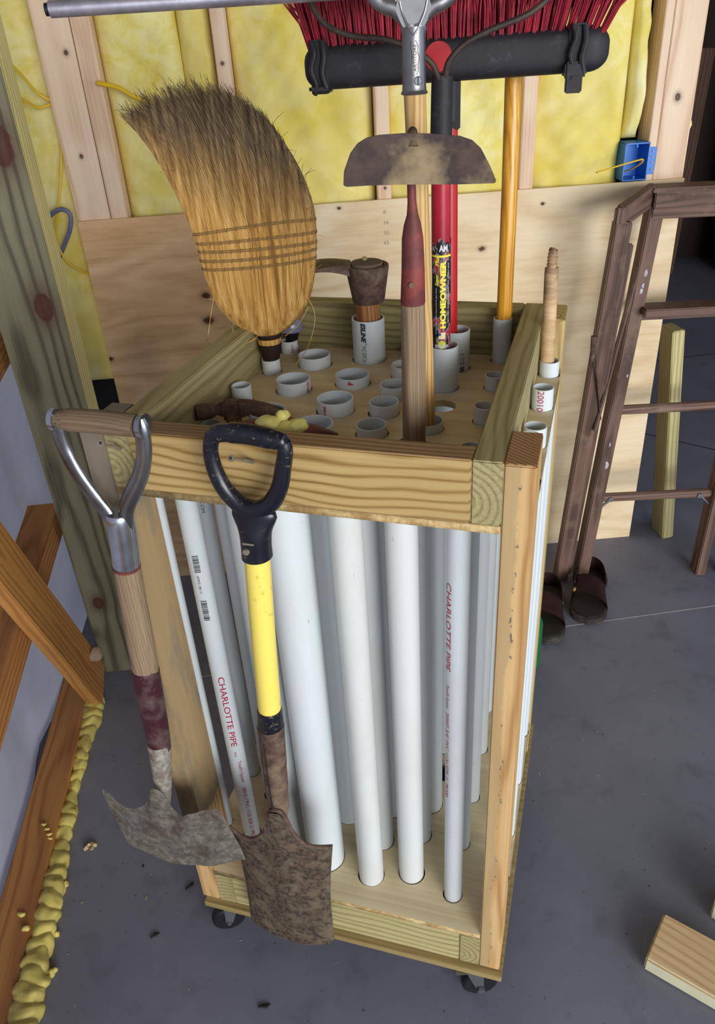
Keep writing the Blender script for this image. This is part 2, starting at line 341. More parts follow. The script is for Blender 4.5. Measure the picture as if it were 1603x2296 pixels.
def pipe(bm, r, z0, z1, c=(0, 0), wall=None, n=36):
    w = wall or max(.0022, r*.085); lathe(bm, [(r, z0), (r, z1-.0008), (r-.0006, z1), (r-w+.0006, z1), (r-w, z1-.0008), (r-w, z0)], n, (c[0], c[1], 0), True)
def prism(bm, poly, t0, t1, plane='xz', bev=0):
    def P(p, t): return (p[0], t, p[1]) if plane == 'xz' else ((p[0], p[1], t) if plane == 'xy' else (t, p[0], p[1]))
    a = [bm.verts.new(P(p, t0)) for p in poly]; b = [bm.verts.new(P(p, t1)) for p in poly]; n = len(poly)
    fs = [bm.faces.new(a[::-1]), bm.faces.new(b)]+[bm.faces.new((a[i], a[(i+1) % n], b[(i+1) % n], b[i])) for i in range(n)]
    if bev: bmesh.ops.bevel(bm, geom=list(set(e for f in fs for e in f.edges)), offset=bev, segments=2, affect='EDGES')
def sheet(bm, grid, thick=0, closed_u=False):
    V = [[bm.verts.new(p) for p in row] for row in grid]
    for i in range(len(V)-1):
        m = len(V[0]) if closed_u else len(V[0])-1
        for j in range(m): bm.faces.new((V[i][j], V[i][(j+1) % len(V[0])], V[i+1][(j+1) % len(V[0])], V[i+1][j]))
    if thick: bmesh.ops.solidify(bm, geom=list(bm.faces), thickness=thick)
def text_mesh(s, size, font_shear=0, bold=0, s_flat=False):
    cu = bpy.data.curves.new('t', 'FONT'); cu.body = s; cu.size = size; cu.shear = font_shear; cu.offset = bold; cu.resolution_u = 3; cu.align_y = 'CENTER'
    o = bpy.data.objects.new('t', cu); COL.objects.link(o)
    bpy.context.view_layer.update(); me = bpy.data.meshes.new_from_object(o.evaluated_get(bpy.context.evaluated_depsgraph_get()))
    bpy.data.objects.remove(o); bm = nb(); bm.from_mesh(me); bpy.data.meshes.remove(me)
    lo = min(v.co.y for v in bm.verts); hi = max(v.co.y for v in bm.verts); st = max(.0011, (hi-lo)/9); y = lo+st
    while y < hi: bmesh.ops.bisect_plane(bm, geom=list(bm.verts)+list(bm.edges)+list(bm.faces), plane_co=(0, y, 0), plane_no=(0, 1, 0)); y += st
    if s_flat: 
        lo = min(v.co.x for v in bm.verts); hi = max(v.co.x for v in bm.verts); x = lo+.001
        while x < hi: bmesh.ops.bisect_plane(bm, geom=list(bm.verts)+list(bm.edges)+list(bm.faces), plane_co=(x, 0, 0), plane_no=(1, 0, 0)); x += .001
    bmesh.ops.triangulate(bm, faces=bm.faces); return bm
def wrap_text(s, size, r, ang, z, down=True, width=None, mat='inkred', parent=None, c=(0, 0), shear=0, name='lettering', bold=0, flat=False, stretch=1, lift=.0004, ycomp=1):
    """lettering that runs along a vertical cylinder of radius r (down or up), or around it when flat=True"""
    bm = text_mesh(s, size, shear, bold, flat); xs = [v.co.x for v in bm.verts]; w = max(xs)-min(xs); k = (width/w) if width else stretch
    for v in bm.verts:
        tx, ty = (v.co.x-min(xs))*k, v.co.y*ycomp
        if flat: a = ang+(tx-w*k/2)/r; zz = z+ty
        elif down: a = ang+ty/r; zz = z-tx
        else: a = ang-ty/r; zz = z+tx
        v.co = Vector((c[0]+(r+lift)*cos(a), c[1]+(r+lift)*sin(a), zz))
    return finish(name, bm, mat, parent, smooth=False)

# ================================================================ structure
WY, WD = 0.0412, 2.3339
def struct(o): o['kind'] = 'structure'; return o
def wallempty_args(): return dict(loc=(0, WD, 0), rot=(0, 0, WY))
def wbox(name, a, b, mat, bev=.002, parent=None, **k):
    bm = nb(); box(bm, a, b, bev); return finish(name, bm, mat, parent, loc=None if parent else (0, WD, 0), rot=None if parent else (0, 0, WY), **k)

bm = nb(); box(bm, (-3.2, -3.6, -.12), (6.5, 7.2, 0), 0)
floor = struct(finish('floor', bm, 'concrete'))
bm = nb(); d = Vector((.513, .055, 0)).normalized(); n_ = Vector((-d.y, d.x, 0))
def strip(bm, p, q, w, h=.0006):
    p, q = Vector((*p, 0)), Vector((*q, 0)); e = (q-p).normalized(); m = Vector((-e.y, e.x, 0))*w/2
    vs = [p-m, q-m, q+m, p+m]; a = [bm.verts.new(v+Vector((0, 0, -.001))) for v in vs]; b = [bm.verts.new(v+Vector((0, 0, h))) for v in vs]
    bm.faces.new(b); [bm.faces.new((a[i], a[(i+1) % 4], b[(i+1) % 4], b[i])) for i in range(4)]
strip(bm, (-.7, 1.752), (3.2, 2.171), .0042)
finish('control_joint', bm, 'chalk', floor, smooth=False)
bm = nb(); strip(bm, (1.0, 3.49), (2.4, 2.33), .006); strip(bm, (1.1, 4.0), (3.4, 4.3), .006)
finish('control_joint', bm, 'bug', floor, smooth=False)

# back wall: black felt sheathing behind the framing
bm = nb(); box(bm, (-1.25, .125, 0), (1.0, .14, 2.75), 0)
struct(finish('wall_back', bm, 'tar', loc=(0, WD, 0), rot=(0, 0, WY)))
bm = nb(); box(bm, (-3.0, -3.4, 2.75), (4.2, 2.6, 2.85), 0); struct(finish('ceiling', bm, 'ceil'))
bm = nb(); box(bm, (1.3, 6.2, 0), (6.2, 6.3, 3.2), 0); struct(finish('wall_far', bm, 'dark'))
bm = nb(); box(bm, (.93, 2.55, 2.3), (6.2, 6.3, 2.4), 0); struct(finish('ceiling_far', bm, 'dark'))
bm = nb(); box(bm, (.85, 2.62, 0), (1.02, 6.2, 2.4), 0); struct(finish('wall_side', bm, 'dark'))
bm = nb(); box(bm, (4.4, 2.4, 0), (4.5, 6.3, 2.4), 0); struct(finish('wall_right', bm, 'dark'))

# left wall, its own frame: x into the room, y along the wall
LW = dict(loc=(-.6727, 0, 0), rot=(0, 0, .0909))
def fold(y, z): return -.095 - .012*sin(2.1*y+1.3*z) - .02*math.exp(-((y-1.55+.35*z)/.09)**2) + .006*sin(6*z+3*y)
bm = nb(); sheet(bm, [[(fold(y, z)-.004*random.random()*0, y, z) for z in [k*.055 for k in range(0, 51)]] for y in [-2.4+k*.06 for k in range(79)]], .003)
struct(finish('wall_left', bm, 'housewrap', sharp=80, **LW))
def lw(name, a, b, mat, label, cat, tilt=0, group=None, sub=None):
    bm = nb(); c = [(a[i]+b[i])/2 for i in range(3)]
    box(bm, [a[i]-c[i] for i in range(3)], [b[i]-c[i] for i in range(3)], .003)
    o = finish(name, bm, mat); m = Matrix.Translation((-.6727, 0, 0)) @ Matrix.Rotation(.0909, 4, 'Z') @ Matrix.Translation(c) @ Matrix.Rotation(tilt, 4, 'X')
    o.matrix_world = m; pith(o, .05, 0, -.03); return o
o = lw('trim_1', (-.088, -2.3, 0), (0, 1.86, .038), 'girt', '', ''); struct(o)
g1 = lw('wall_girt', (-.092, -.6, .375), (.004, 1.93, .452), 'girt', '', '', .09)
tag(g1, 'lower orange pine girt running along the white house wrap behind the diagonal brace', 'board', 'girts of the left wall')
g2 = lw('wall_girt', (-.092, -.6, .885), (.004, 1.93, .962), 'girt', '', '', .09)
tag(g2, 'upper pine girt meeting the big green treated post high at the left edge', 'board', 'girts of the left wall')
bm = nb(); L = .80; box(bm, (-L/2-.45, -.019, -.066), (L/2, .019, .066), .003)
o = pith(finish('diagonal_brace', bm, 'brace'), 0, .06, .03); dv = Vector((0, 1.72-1.377, .036-.738)).normalized()
ctr = Vector((.024, (1.72+1.377)/2, (.036+.738)/2+.012))
X = dv; Y = Vector((1, 0, 0)); Z = X.cross(Y)
o.matrix_world = Matrix.Translation((-.6727, 0, 0)) @ Matrix.Rotation(.0909, 4, 'Z') @ Matrix.Translation(ctr) @ Matrix((X, Y, Z)).transposed().to_4x4()
tag(o, 'orange pine board slanting down across the house wrap to the yellow foam', 'board')

# foam bead along the sill
def blob(bm, c, r, sq=(1, 1, 1), sub=2, amp=.25, seed=0):
    rs = random.Random(seed); vs = bmesh.ops.create_icosphere(bm, subdivisions=sub, radius=1)['verts']; ph = [rs.random()*6 for _ in range(6)]
    for v in vs:
        d = v.co.normalized(); k = 1+amp*(sin(3*d.x+ph[0])*sin(2.5*d.y+ph[1])+.5*sin(6*d.z+ph[2])*sin(5*d.x+ph[3]))
        v.co = Vector((c[0]+d.x*r*k*sq[0], c[1]+d.y*r*k*sq[1], c[2]+d.z*r*k*sq[2]))
from mathutils import noise as mn
bm = nb(); rr = random.Random(3); ys = [.44+.0016*k for k in range(800)]; ph = 0; rows = []; wr = [(.44, .034), (.85, .030), (.95, .026), (1.05, .0245), (1.16, .022), (1.22, .0165), (1.30, .0175), (1.36, .013), (1.42, .0145), (1.5, .0185), (1.56, .020), (1.63, .024), (1.69, .027), (1.715, .012)]
def wy(y):
    for (a, ra), (b, rb) in zip(wr, wr[1:]):
        if y <= b: return ra+(rb-ra)*(y-a)/(b-a)
    return wr[-1][1]
for y in ys:
    if y > 1.71: break
    ph += .0016/(.0125+.009*(mn.noise(Vector((0, y*22, 3)))+.6))*pi
    R = wy(y)*(1+.22*mn.noise(Vector((5, y*9, 0)))); row = []
    for k in range(28):
        a = 2*pi*k/28; dx, dz = cos(a), sin(a)
        q = .94+.21*abs(sin(ph*.5+.35*sin(2*a+y*30)))**.6+.26*mn.noise(Vector((dx*1.6, y*38, dz*1.6)))+.05*mn.noise(Vector((dx*4, y*95, dz*4+7)))
        row.append(Vector((R*.55+.002+dx*R*q*1.05, y+.006*sin(a*2+y*40)*.6, max(.0, R*.60+dz*R*q*.92))))
    rows.append(row)
sheet(bm, rows, closed_u=True); bmesh.ops.holes_fill(bm, edges=[e_ for e_ in bm.edges if e_.is_boundary])
for (y, r, o_) in [(1.655, .012, .030), (1.10, .009, .040), (.985, .008, .043), (.90, .011, .052), (1.31, .006, .026)]: blob(bm, (o_, y, r*.8), r, (1, .8, .9), 3, .35, int(y*50))
for (x, y, z, r) in [(-.03, 1.02, .04, .006), (-.012, .985, .041, .007), (-.03, 1.25, .042, .004), (-.02, 1.235, .042, .004), (-.012, 1.22, .041, .004), (-.008, 1.21, .038, .004)]:
    blob(bm, (x, y, z), r, (1.6, 1, .8), 2, .3, int(y*1000))
tag(finish('foam_bead', bm, 'foam', sharp=180, **LW), 'lumpy bead of yellow spray foam along the foot of the left wall', 'foam')
bm = nb(); blob(bm, (.052, 1.70, .18), .022, (1, 1, .9), 3, .3, 5); blob(bm, (.022, 1.715, .20), .012, (1, 1, .9), 2, .3, 6)
tag(finish('foam_lump', bm, plain('pinkish foam', 'a08a72', .8), sharp=180, loc=(-.6727, 0, 0), rot=(0, 0, .0909)), 'dull tan lump of foam in the gap between diagonal brace and treated post', 'foam')

# treated corner post (room frame)
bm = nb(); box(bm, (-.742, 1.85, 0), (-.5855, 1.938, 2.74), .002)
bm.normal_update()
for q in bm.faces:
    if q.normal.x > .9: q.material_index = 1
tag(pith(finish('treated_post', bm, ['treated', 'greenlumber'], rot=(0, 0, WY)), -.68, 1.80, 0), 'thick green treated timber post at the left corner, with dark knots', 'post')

# studs of the back wall
def stud(a0, a1, label, y0=.012, y1=.10, mat='stud'):
    o = wbox('wall_stud', (a0, y0, .04), (a1, y1, 2.74), mat); pith(o, (a0+a1)/2+.03, -.06, 0); tag(o, label, 'stud', 'studs of the back wall'); return o
stud(-.733, -.6425, 'wide pale stud, left one of the close pair at the left of the wall')
stud(-.640, -.593, 'narrow pale stud, right one of the close pair at the left of the wall')
stud(-.292, -.2535, 'pale stud just above the tip of the corn broom')
stud(.117, .1555, 'pale stud seen directly left of the aluminium grip handle')
stud(.524, .563, 'pale stud right behind the varnished yellow handle')
stud(.8895, .9135, 'narrow pale stud that carries the blue outlet box')
stud(.915, 1.004, 'widest pale stud, at the open right end of the wall')

# insulation batts
def batt(a0, a1, z0, z1, label, y=.066, bulge=.035, seed=0, dz=.026):
    rs = random.Random(seed); ph = [rs.random()*6.28 for _ in range(14)]
    nx = max(6, int((a1-a0)/.012)); nz = int((z1-z0)/.014); gr = []
    for i in range(nz+1):
        row = []
        for j in range(nx+1):
            u = j/nx; v = i/nz; x = a0+(a1-a0)*u; z = z0+(z1-z0)*v
            e = min(1, min(u, 1-u)*7)**.5*min(1, min(v, 1-v)*12)**.5
            w = sin(9*x+6*z+ph[0])+.7*sin(17*x-8*z+ph[1]+1.3*sin(7*z+ph[4]))+.5*sin(31*x+14*z+ph[2]+1.5*sin(11*x+ph[5]))+.35*sin(43*z-21*x+ph[3]+2*sin(13*z+ph[6]))+.3*sin(61*x+47*z+ph[7]+2*sin(19*z))+.3*sin(83*z-57*x+ph[8]+2*sin(23*x))
            row.append((x, y-bulge*e*(.75+.25*sin(pi*u))-dz*e*w*.3, z))
        gr.append(row)
    bm = nb(); sheet(bm, gr)
    b = [bm.verts.new((a0 if j in (0, 3) else a1, .115, z0 if j < 2 else z1)) for j in (0, 1, 2, 3)]
    rim = [e for e in bm.edges if e.is_boundary]
    r = bmesh.ops.extrude_edge_only(bm, edges=rim)
    for v in r['geom']:
        if isinstance(v, bmesh.types.BMVert): v.co.y = .115
    bmesh.ops.delete(bm, geom=b, context='VERTS')
    return tag(finish('insulation_batt', bm, 'batt', sharp=180, loc=(0, WD, 0), rot=(0, 0, WY)), label, 'insulation', 'insulation batts of the back wall')
batt(-.591, -.385, 1.0, 2.6, 'yellow fibreglass batt left of the fold above the corn broom', seed=1)
batt(-.384, -.294, 1.0, 2.6, 'narrow darker strip of yellow batt folded in beside the stud above the broom', y=.075, seed=2)
batt(-.252, .115, 1.0, 2.6, 'wide yellow batt between corn broom and aluminium grip handle', seed=3)
batt(.157, .522, 1.0, 2.6, 'yellow batt behind the red poles and push broom', seed=4)
batt(.565, .826, 1.0, 2.6, 'yellow batt between yellow handle and blue outlet box', seed=5, bulge=.04)
batt(.828, .871, 1.35, 2.6, 'upper right yellow batt bulging over the blue outlet box', seed=6, bulge=.04)
batt(-1.05, -.735, .74, 2.6, 'dim yellow batt in the corner gap behind the green post', y=.09, seed=7, bulge=.03)
bm = nb(); blob(bm, (1.012, .05, 1.375), .02, (.8, .5, 1.0), 2, .3, 9)
tag(finish('insulation_scrap', bm, 'batt', sharp=180, loc=(0, WD, 0), rot=(0, 0, WY)), 'small yellow tuft of insulation poking out past the right end stud', 'insulation')

# plywood sheets
tag(wbox('plywood_sheet', (-.733, 0, 0), (-.345, .012, 1.241), 'plyL', .001), 'tan brown plywood sheet on the lower left of the wall behind the corn broom', 'plywood', 'plywood sheets on the back wall')
tag(wbox('plywood_sheet', (-.3445, 0, 0), (1.0049, .012, 1.241), 'plyR', .001), 'large pale plywood sheet on the lower wall behind cart and stepladder', 'plywood', 'plywood sheets on the back wall')

def pencil(txt, a, z, size, parent):
    bm = text_mesh(txt, size); 
    for v in bm.verts: v.co = Vector((a+v.co.x, -.0004, z+v.co.y))
    finish('pencil_note', bm, plain('pencil grey', '8d877c', .7, var=0), parent, smooth=False)
PL = bpy.data.objects["plywood_sheet.001"]
for t_, z_ in (('#', 1.208), ('34', 1.178), ('50', 1.150), ('65', 1.122)): pencil(t_, .128, z_, .016, PL)
# outlet box with cable
e = empty('outlet_box', (0, WD, 0), WY, 'blue plastic outlet box nailed to the stud, open and unwired', 'outlet box')
B = nb(); bx0, bx1, bz0, bz1, by0, by1 = .818, .889, 1.2445, 1.343, -.004, .07; w_ = .003
box(B, (bx0, by0, bz0), (bx0+w_, by1, bz1), .0005); box(B, (bx1-w_, by0, bz0), (bx1, by1, bz1), .0005)
box(B, (bx0, by0, bz0), (bx1, by1, bz0+w_), .0005); box(B, (bx0, by0, bz1-w_), (bx1, by1, bz1), .0005); box(B, (bx0, by1-w_, bz0), (bx1, by1, bz1), .0005)
for z in (bz0+.008, bz1-.008): lathe(B, [(.004, -.004), (.004, .004)], 12, ((bx0+bx1)/2, .004, z))
finish('box_body', B, 'bluebox', e)
B = nb(); prism(B, [(.887, 1.258), (.908, 1.257), (.911, 1.262), (.914, 1.322), (.911, 1.328), (.889, 1.329)], .004, .0115); finish('nail_flange', B, 'bluebox', e)
for z in (1.27, 1.289, 1.305, 1.318):
    B = nb(); tube(B, [(.902, .001, z), (.902, .006, z)], .0023, 10); finish('nail_head', B, 'screw', e)
def cable(name, pts, r, mat, label, flat=1):
    B = nb(); tube(B, smoothpath(pts, 7), r, 10, True, flat); return tag(finish(name, B, mat, sharp=180, loc=(0, WD, 0), rot=(0, 0, WY)), label, 'cable', 'loose electrical cables in the wall')
cable('yellow_cable', [(.84, .05, 1.262), (.852, .02, 1.272), (.86, -.022, 1.292), (.852, -.05, 1.306), (.835, -.058, 1.306), (.79, -.062, 1.298), (.745, -.066, 1.289), (.718, -.068, 1.284)], .0036, 'cable', 'yellow cable end sticking out of the blue outlet box', .6)
cable('yellow_cable', [(-.60, .0, 1.575), (-.585, -.004, 1.572), (-.55, -.006, 1.562), (-.51, -.004, 1.538), (-.46, 0, 1.52), (-.42, .02, 1.51)], .0062, 'cable', 'yellow cable coming out of the double stud towards the corn broom')
cable('yellow_cable', [(-.84, .03, 1.66), (-.79, .02, 1.60), (-.765, .01, 1.566), (-.735, .02, 1.543), (-.715, .05, 1.54)], .0038, 'cable', 'upper yellow cable curving into the stud beside the green post')
cable('yellow_cable', [(-.86, .03, 1.57), (-.80, .02, 1.545), (-.77, .01, 1.528), (-.738, .02, 1.532), (-.715, .05, 1.535)], .0038, 'cable', 'lower yellow cable curving into the stud beside the green post')
cable('yellow_cable', [(-.735, .045, 1.46), (-.742, .02, 1.40), (-.765, .0, 1.31), (-.79, -.002, 1.24), (-.80, -.002, 1.19), (-.79, 0, 1.14), (-.765, .01, 1.11), (-.735, .03, 1.085)], .0034, 'cable', 'long thin yellow cable hanging beside the green post to the tan plywood')
cable('grey_cable', [(-.86, .0, 1.225), (-.82, -.005, 1.25), (-.785, -.01, 1.273), (-.76, -.012, 1.278), (-.745, -.01, 1.262), (-.755, -.008, 1.225), (-.785, 0, 1.18), (-.82, .01, 1.13)], .0065, 'greycable', 'looped grey purple cable beside the green post')

# small stuff on the floor
B = nb(); rr = random.Random(11)
for i in range(200):
    x = rr.uniform(-.72, 1.5); y = rr.uniform(.6, 2.3)
    if abs(x) < .35 and .95 < y < 1.6: continue
    if x < -.62-.09*y: continue
    s = rr.uniform(.0005, .0015)*(1.6 if rr.random() < .1 else 1); a = rr.random()*3
    box(B, (-s*rr.uniform(1, 3), -s*.5, 0), (s*2, s*.5, s*.5), 0, Matrix.Translation((x, y, .0003)) @ Matrix.Rotation(a, 4, 'Z'))
tag(finish('sawdust_crumbs', B, 'chip', smooth=False), 'fine pale crumbs and shavings scattered over the concrete', 'debris', kind='stuff')
for (x, y, s, a, lb) in [(-.44, 1.08, .007, .9, 'small dark chip on the floor left of the front left caster'), (-.5, .97, .006, .5, 'dark crumb on the floor below and left of the front left caster'), (-.25, .81, .007, .2, 'dark chip near the bottom edge of the picture'), (-.56, 1.14, .003, 1.2, 'tiny dark speck between foam bead and round shovel')]:
    B = nb(); blob(B, (0, 0, s*.3), s, (1.5, .6, .35), 2, .4, int(s*9999)); tag(finish('dark_chip', B, 'bug', loc=(x, y, 0), rot=(0, 0, a)), lb, 'debris', 'dark chips on the floor')
B = nb()
for k in range(7): blob(B, (rr.uniform(-.014, .014), rr.uniform(-.01, .01), .005), .006, (1, 1, .8), 1, .4, k)
tag(finish('wood_crumbs', B, 'chip', loc=(-.70, 1.20, 0)), 'small clump of tan crumbs against the yellow foam bead', 'debris')

# lumber on the floor, bottom right
def lumber(name, p, ang, ln, w, h, mat, label, slope=0):
    B = nb(); box(B, (0, -w/2, 0), (ln, w/2, h), .004); B.normal_update()
    for q in B.faces:
        if abs(q.normal.y) > .9 or abs(q.normal.x) > .9: q.material_index = 1
    return tag(finish(name, B, [mat, 'sidewood'], loc=p, rot=(0, slope, ang)), label, 'lumber', 'new pine pieces on the floor')
lumber('lumber_board', (.5545, .881, 0), -.665, .62, .116, .0385, 'newlumber', 'pale new pine board lying on the concrete at the bottom right corner')
lumber('lumber_offcut', (.725, .965, 0), -.75, .5, .09, .06, 'newlumber', 'second pine offcut just peeking in at the right edge above the pine board')
# green board standing at the end of the wall
B = nb(); box(B, (-.0205, 0, 0), (.0205, .089, .79), .003)
tag(finish('standing_board', B, 'greenlumber', loc=(1.137, 2.348, 0), rot=(-.035, -.095, WY+.05)), 'upright pale green two by four standing just past the plywood end', 'lumber')

# dim lumber beyond the opening
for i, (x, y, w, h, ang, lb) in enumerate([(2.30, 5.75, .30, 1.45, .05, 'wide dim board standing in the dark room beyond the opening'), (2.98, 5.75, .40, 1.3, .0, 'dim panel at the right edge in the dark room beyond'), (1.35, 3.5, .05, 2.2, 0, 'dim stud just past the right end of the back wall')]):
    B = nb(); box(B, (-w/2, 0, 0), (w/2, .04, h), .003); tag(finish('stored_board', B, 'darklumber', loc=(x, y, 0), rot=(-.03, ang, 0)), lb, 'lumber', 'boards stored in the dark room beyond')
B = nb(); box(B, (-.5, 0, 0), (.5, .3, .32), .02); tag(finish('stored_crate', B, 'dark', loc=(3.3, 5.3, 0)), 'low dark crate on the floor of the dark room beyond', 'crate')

# ================================================================ the tool cart
CX0, CY0, CYAW = -0.3738, 0.9719, -0.3151
W, D, HP, ZR, Z0, T, PD = .6144, .6225, 1.2106, 1.2117, .133, .038, .089
ZP = ZR-.089                                    # top of the upper plywood panel
ZS = Z0+.101                                    # top of the lower shelf
def CW(x, y):
    c, s = cos(CYAW), sin(CYAW); return (CX0+c*x-s*y, CY0+s*x+c*y)
cart = empty('tool_cart', (CX0, CY0, 0), CYAW, 'rolling wooden cart of two by fours holding upright white pipes for long tools', 'tool cart')
CAML = Vector((.6566, -.8082))                  # viewer in cart frame, used only to turn printed text to its photographed side
def part(name, bm, mat, **k): return finish(name, bm, mat, cart, **k)
def cbox(name, a, b, mat, bev=.002, pc=(.025, .0, -.055)):
    B = nb(); box(B, a, b, bev); o = part(name, B, mat); return pith(o, (a[0]+b[0])/2+pc[0], (a[1]+b[1])/2+pc[1], (a[2]+b[2])/2+pc[2])
cbox('post', (0, 0, Z0), (T, PD, HP), 'postL'); cbox('post', (W-T, 0, Z0), (W, PD, HP-.001), 'postR')
cbox('post', (W-T, D-PD, Z0), (W, D, HP), 'postB'); cbox('post', (0, D-PD, Z0), (T, D, HP), 'postB')
B = nb(); box(B, (W-T+.0005, .0005, HP-.0012), (W-.0005, PD-.0005, HP+.0004), .0008); o = part('post_end', B, 'endgrain'); o['label'] = 'brown sawn end grain'
cbox('side_rail', (T, 0, ZP), (2*T, D, ZR), 'railgreen', pc=(.004, 0, .008)); cbox('side_rail', (W-2*T, 0, ZP), (W-T, D, ZR), 'railgreen', pc=(-.004, 0, .0))
cbox('front_rail', (2*T, 0, ZP), (W-2*T, T, ZR), 'rail', pc=(0, .035, -.13)); B = nb(); box(B, (2*T+.0005, .001, ZR-.0012), (W-2*T-.0005, T-.001, ZR+.0004), .0006); o = part('rail_top_face', B, 'railtop'); o['label'] = 'brown weathered upper face'; cbox('back_rail', (2*T, D-T, ZP), (W-2*T, D, ZR), 'railback')
cbox('lower_side_rail', (T, 0, Z0), (2*T, D, Z0+PD), 'railgreen'); cbox('lower_side_rail', (W-2*T, 0, Z0), (W-T, D, Z0+PD), 'railgreen', pc=(.004, 0, .006))
cbox('lower_front_rail', (2*T, .001, Z0), (W-2*T, T, Z0+PD), 'rail2'); cbox('lower_back_rail', (2*T, D-T, Z0), (W-2*T, D, Z0+PD), 'rail2')
cbox('base_board', (.008, -.012, Z0-.016), (W+.006, D+.008, Z0), 'base', .001)

# x, y, radius, height above panel, ivory?, printed text
R1, R15, R2 = .0167, .0241, .0302
PIPES = [
 (.083, .1, R1, .012, 0), (.091, .201, R1, .008, 0), (.1, .309, R1, .030, 0), (.1, .444, R1, .026, 0), (.096, .552, R1, .024, 0),
 (.172, .118, R2, .010, 0), (.173, .242, R2, .019, 0), (.171, .369, R2, .022, 0), (.168, .491, R2, .021, 0),
 (.252, .086, .0365, .025, 0), (.268, .196, R2, .025, 0), (.270, .298, R2, .023, 0), (.265, .413, R2, .018, 0), (.263, .535, R2, .080, 0),
 (.352, .067, R15, .01, 1), (.352, .148, R15, .012, 1), (.351, .226, R15, .016, 1), (.351, .303, R15, .020, 1), (.350, .374, R15, .021, 1), (.348, .462, R15, .022, 1), (.35, .545, R15, .02, 1),
 (.427, .092, R15, .01, 1), (.424, .180, R15, .012, 1), (.432, .258, R15, .014, 1), (.426, .420, R15, .076, 0), (.431, .512, R15, .072, 0),
 (.514, .067, R1, .01, 0), (.511, .180, R1, .014, 1), (.513, .297, R1, .027, 1), (.511, .431, R1, .024, 1), (.506, .560, R1, .080, 0),
 (.5955, .122, R1, .066, 0), (.5955, .229, R1, .031, 0), (.5955, .363, R1, .035, 0), (.5955, .504, R1, .026, 0),
 (.0215, .112, .0112, .01, 0), (.0215, .25, R1, .012, 0), (.0215, .40, R1, .012, 0)]
HOLE = (.437, .343, .0235)
def panel(name, z0, z1, holes, mat, x0=0, x1=W):
    cu = bpy.data.curves.new('p', 'CURVE'); cu.dimensions = '2D'; cu.fill_mode = 'BOTH'; cu.extrude = (z1-z0)/2
    def poly(pts):
        s = cu.splines.new('POLY'); s.points.add(len(pts)-1)
        for p, q in zip(s.points, pts): p.co = (q[0], q[1], 0, 1)
        s.use_cyclic_u = True
    g = .0006
    poly([(T+g, 0), (W-T-g, 0), (W-T-g, PD+g), (x1, PD+g), (x1, D-PD-g), (W-T-g, D-PD-g), (W-T-g, D), (T+g, D), (T+g, D-PD-g), (x0, D-PD-g), (x0, PD+g), (T+g, PD+g)])
    for (x, y, r) in holes: poly([(x+r*cos(2*pi*k/28), y+r*sin(2*pi*k/28)) for k in range(28)])
    o = bpy.data.objects.new('p', cu); COL.objects.link(o); bpy.context.view_layer.update()
    me = bpy.data.meshes.new_from_object(o.evaluated_get(bpy.context.evaluated_depsgraph_get())); bpy.data.objects.remove(o)
    B = nb(); B.from_mesh(me); bmesh.ops.translate(B, vec=(0, 0, (z0+z1)/2), verts=B.verts)
    bmesh.ops.remove_doubles(B, verts=B.verts, dist=1e-5)
    for f in B.faces: f.material_index = 0 if abs(f.normal.z) > .5 else 1
    return part(name, B, [mat, 'plyedge'], smooth=False)
H = [(x+random.uniform(-.001, .001), y+random.uniform(-.001, .001), r+.0022) for x, y, r, *_ in PIPES]+[HOLE]
panel('upper_panel', ZP-.011, ZP, H, 'panel'); panel('lower_shelf', ZS-.012, ZS, H, 'panel')
TUBES = []
for i, (x, y, r, h, iv) in enumerate(PIPES):
    B = nb(); pipe(B, r, Z0+.006, ZP+h, (0, 0)); lean = (0, 0, 0)
    o = part('pvc_tube', B, 'pvcw' if iv else 'pvc', sharp=30); o.location = (x, y, 0)
    TUBES.append(o)
def face(x, y): return atan2(CAML.y-y, CAML.x-x)
def tprint(i, s, size, z, a=0, mat='inkred', width=None, down=True, bold=0, shear=0):
    x, y, r = PIPES[i][:3]; return wrap_text(s, size, r, face(x, y)+a, z, down, width, mat, TUBES[i], shear=shear, bold=bold)
tprint(0, 'CHARLOTTE PIPE', .0155, .690, -.12, width=.178, bold=.0001)
tprint(0, 'TrueFit System', .0105, .470, .12, width=.06)
tprint(0, 'PLFG', .006, .496, -.15, width=.012)
tprint(0, '20010 1"PVC 1120 SDR 21 PR200', .0105, .396, .05, width=.165)
def barcode(i, z, ln, a):
    x, y, r = PIPES[i][:3]; B = nb(); t = 0; rs = random.Random(int(z*1000)); f = face(x, y)+a
    while t < ln:
        w = rs.choice([.0006, .0009, .0015]); 
        g = [[((r+.0004)*cos(f+k*.06), (r+.0004)*sin(f+k*.06), zz) for k in range(-5, 6)] for zz in (z-t, z-t-w)]
        sheet(B, g); t += w+rs.choice([.0006, .001, .0014])
    finish('barcode', B, 'inkblack', TUBES[i], smooth=False)
barcode(0, .953, .034, -.25); barcode(0, .862, .042, -.28)
tprint(0, 'ASTM D 1785 1 X', .0055, .913, -.35, 'inkblack', .036)
tprint(36, 'WWW.CHARLOTTEPIPE.COM', .0085, 1.08, -.15, 'inkblack', .145)
tprint(26, 'CHARLOTTE PIPE', .0155, .985, -.95, width=.165); tprint(26, 'TrueFit System', .010, .79, -.95, width=.05)
tprint(26, '20007 3/4" PVC 1120 SDR 21 PR200', .010, .73, -.95, width=.2)
tprint(13, 'ESLINE', .0115, ZP+.078, -.35, 'inkblack', .036, bold=.0006, shear=.2)
tprint(13, '\u00ae', .006, ZP+.0415, -.2, 'inkblack', .004)
tprint(13, 'PVC SDR 26 1', .011, ZP+.035, -.35, 'inkblack', .034)
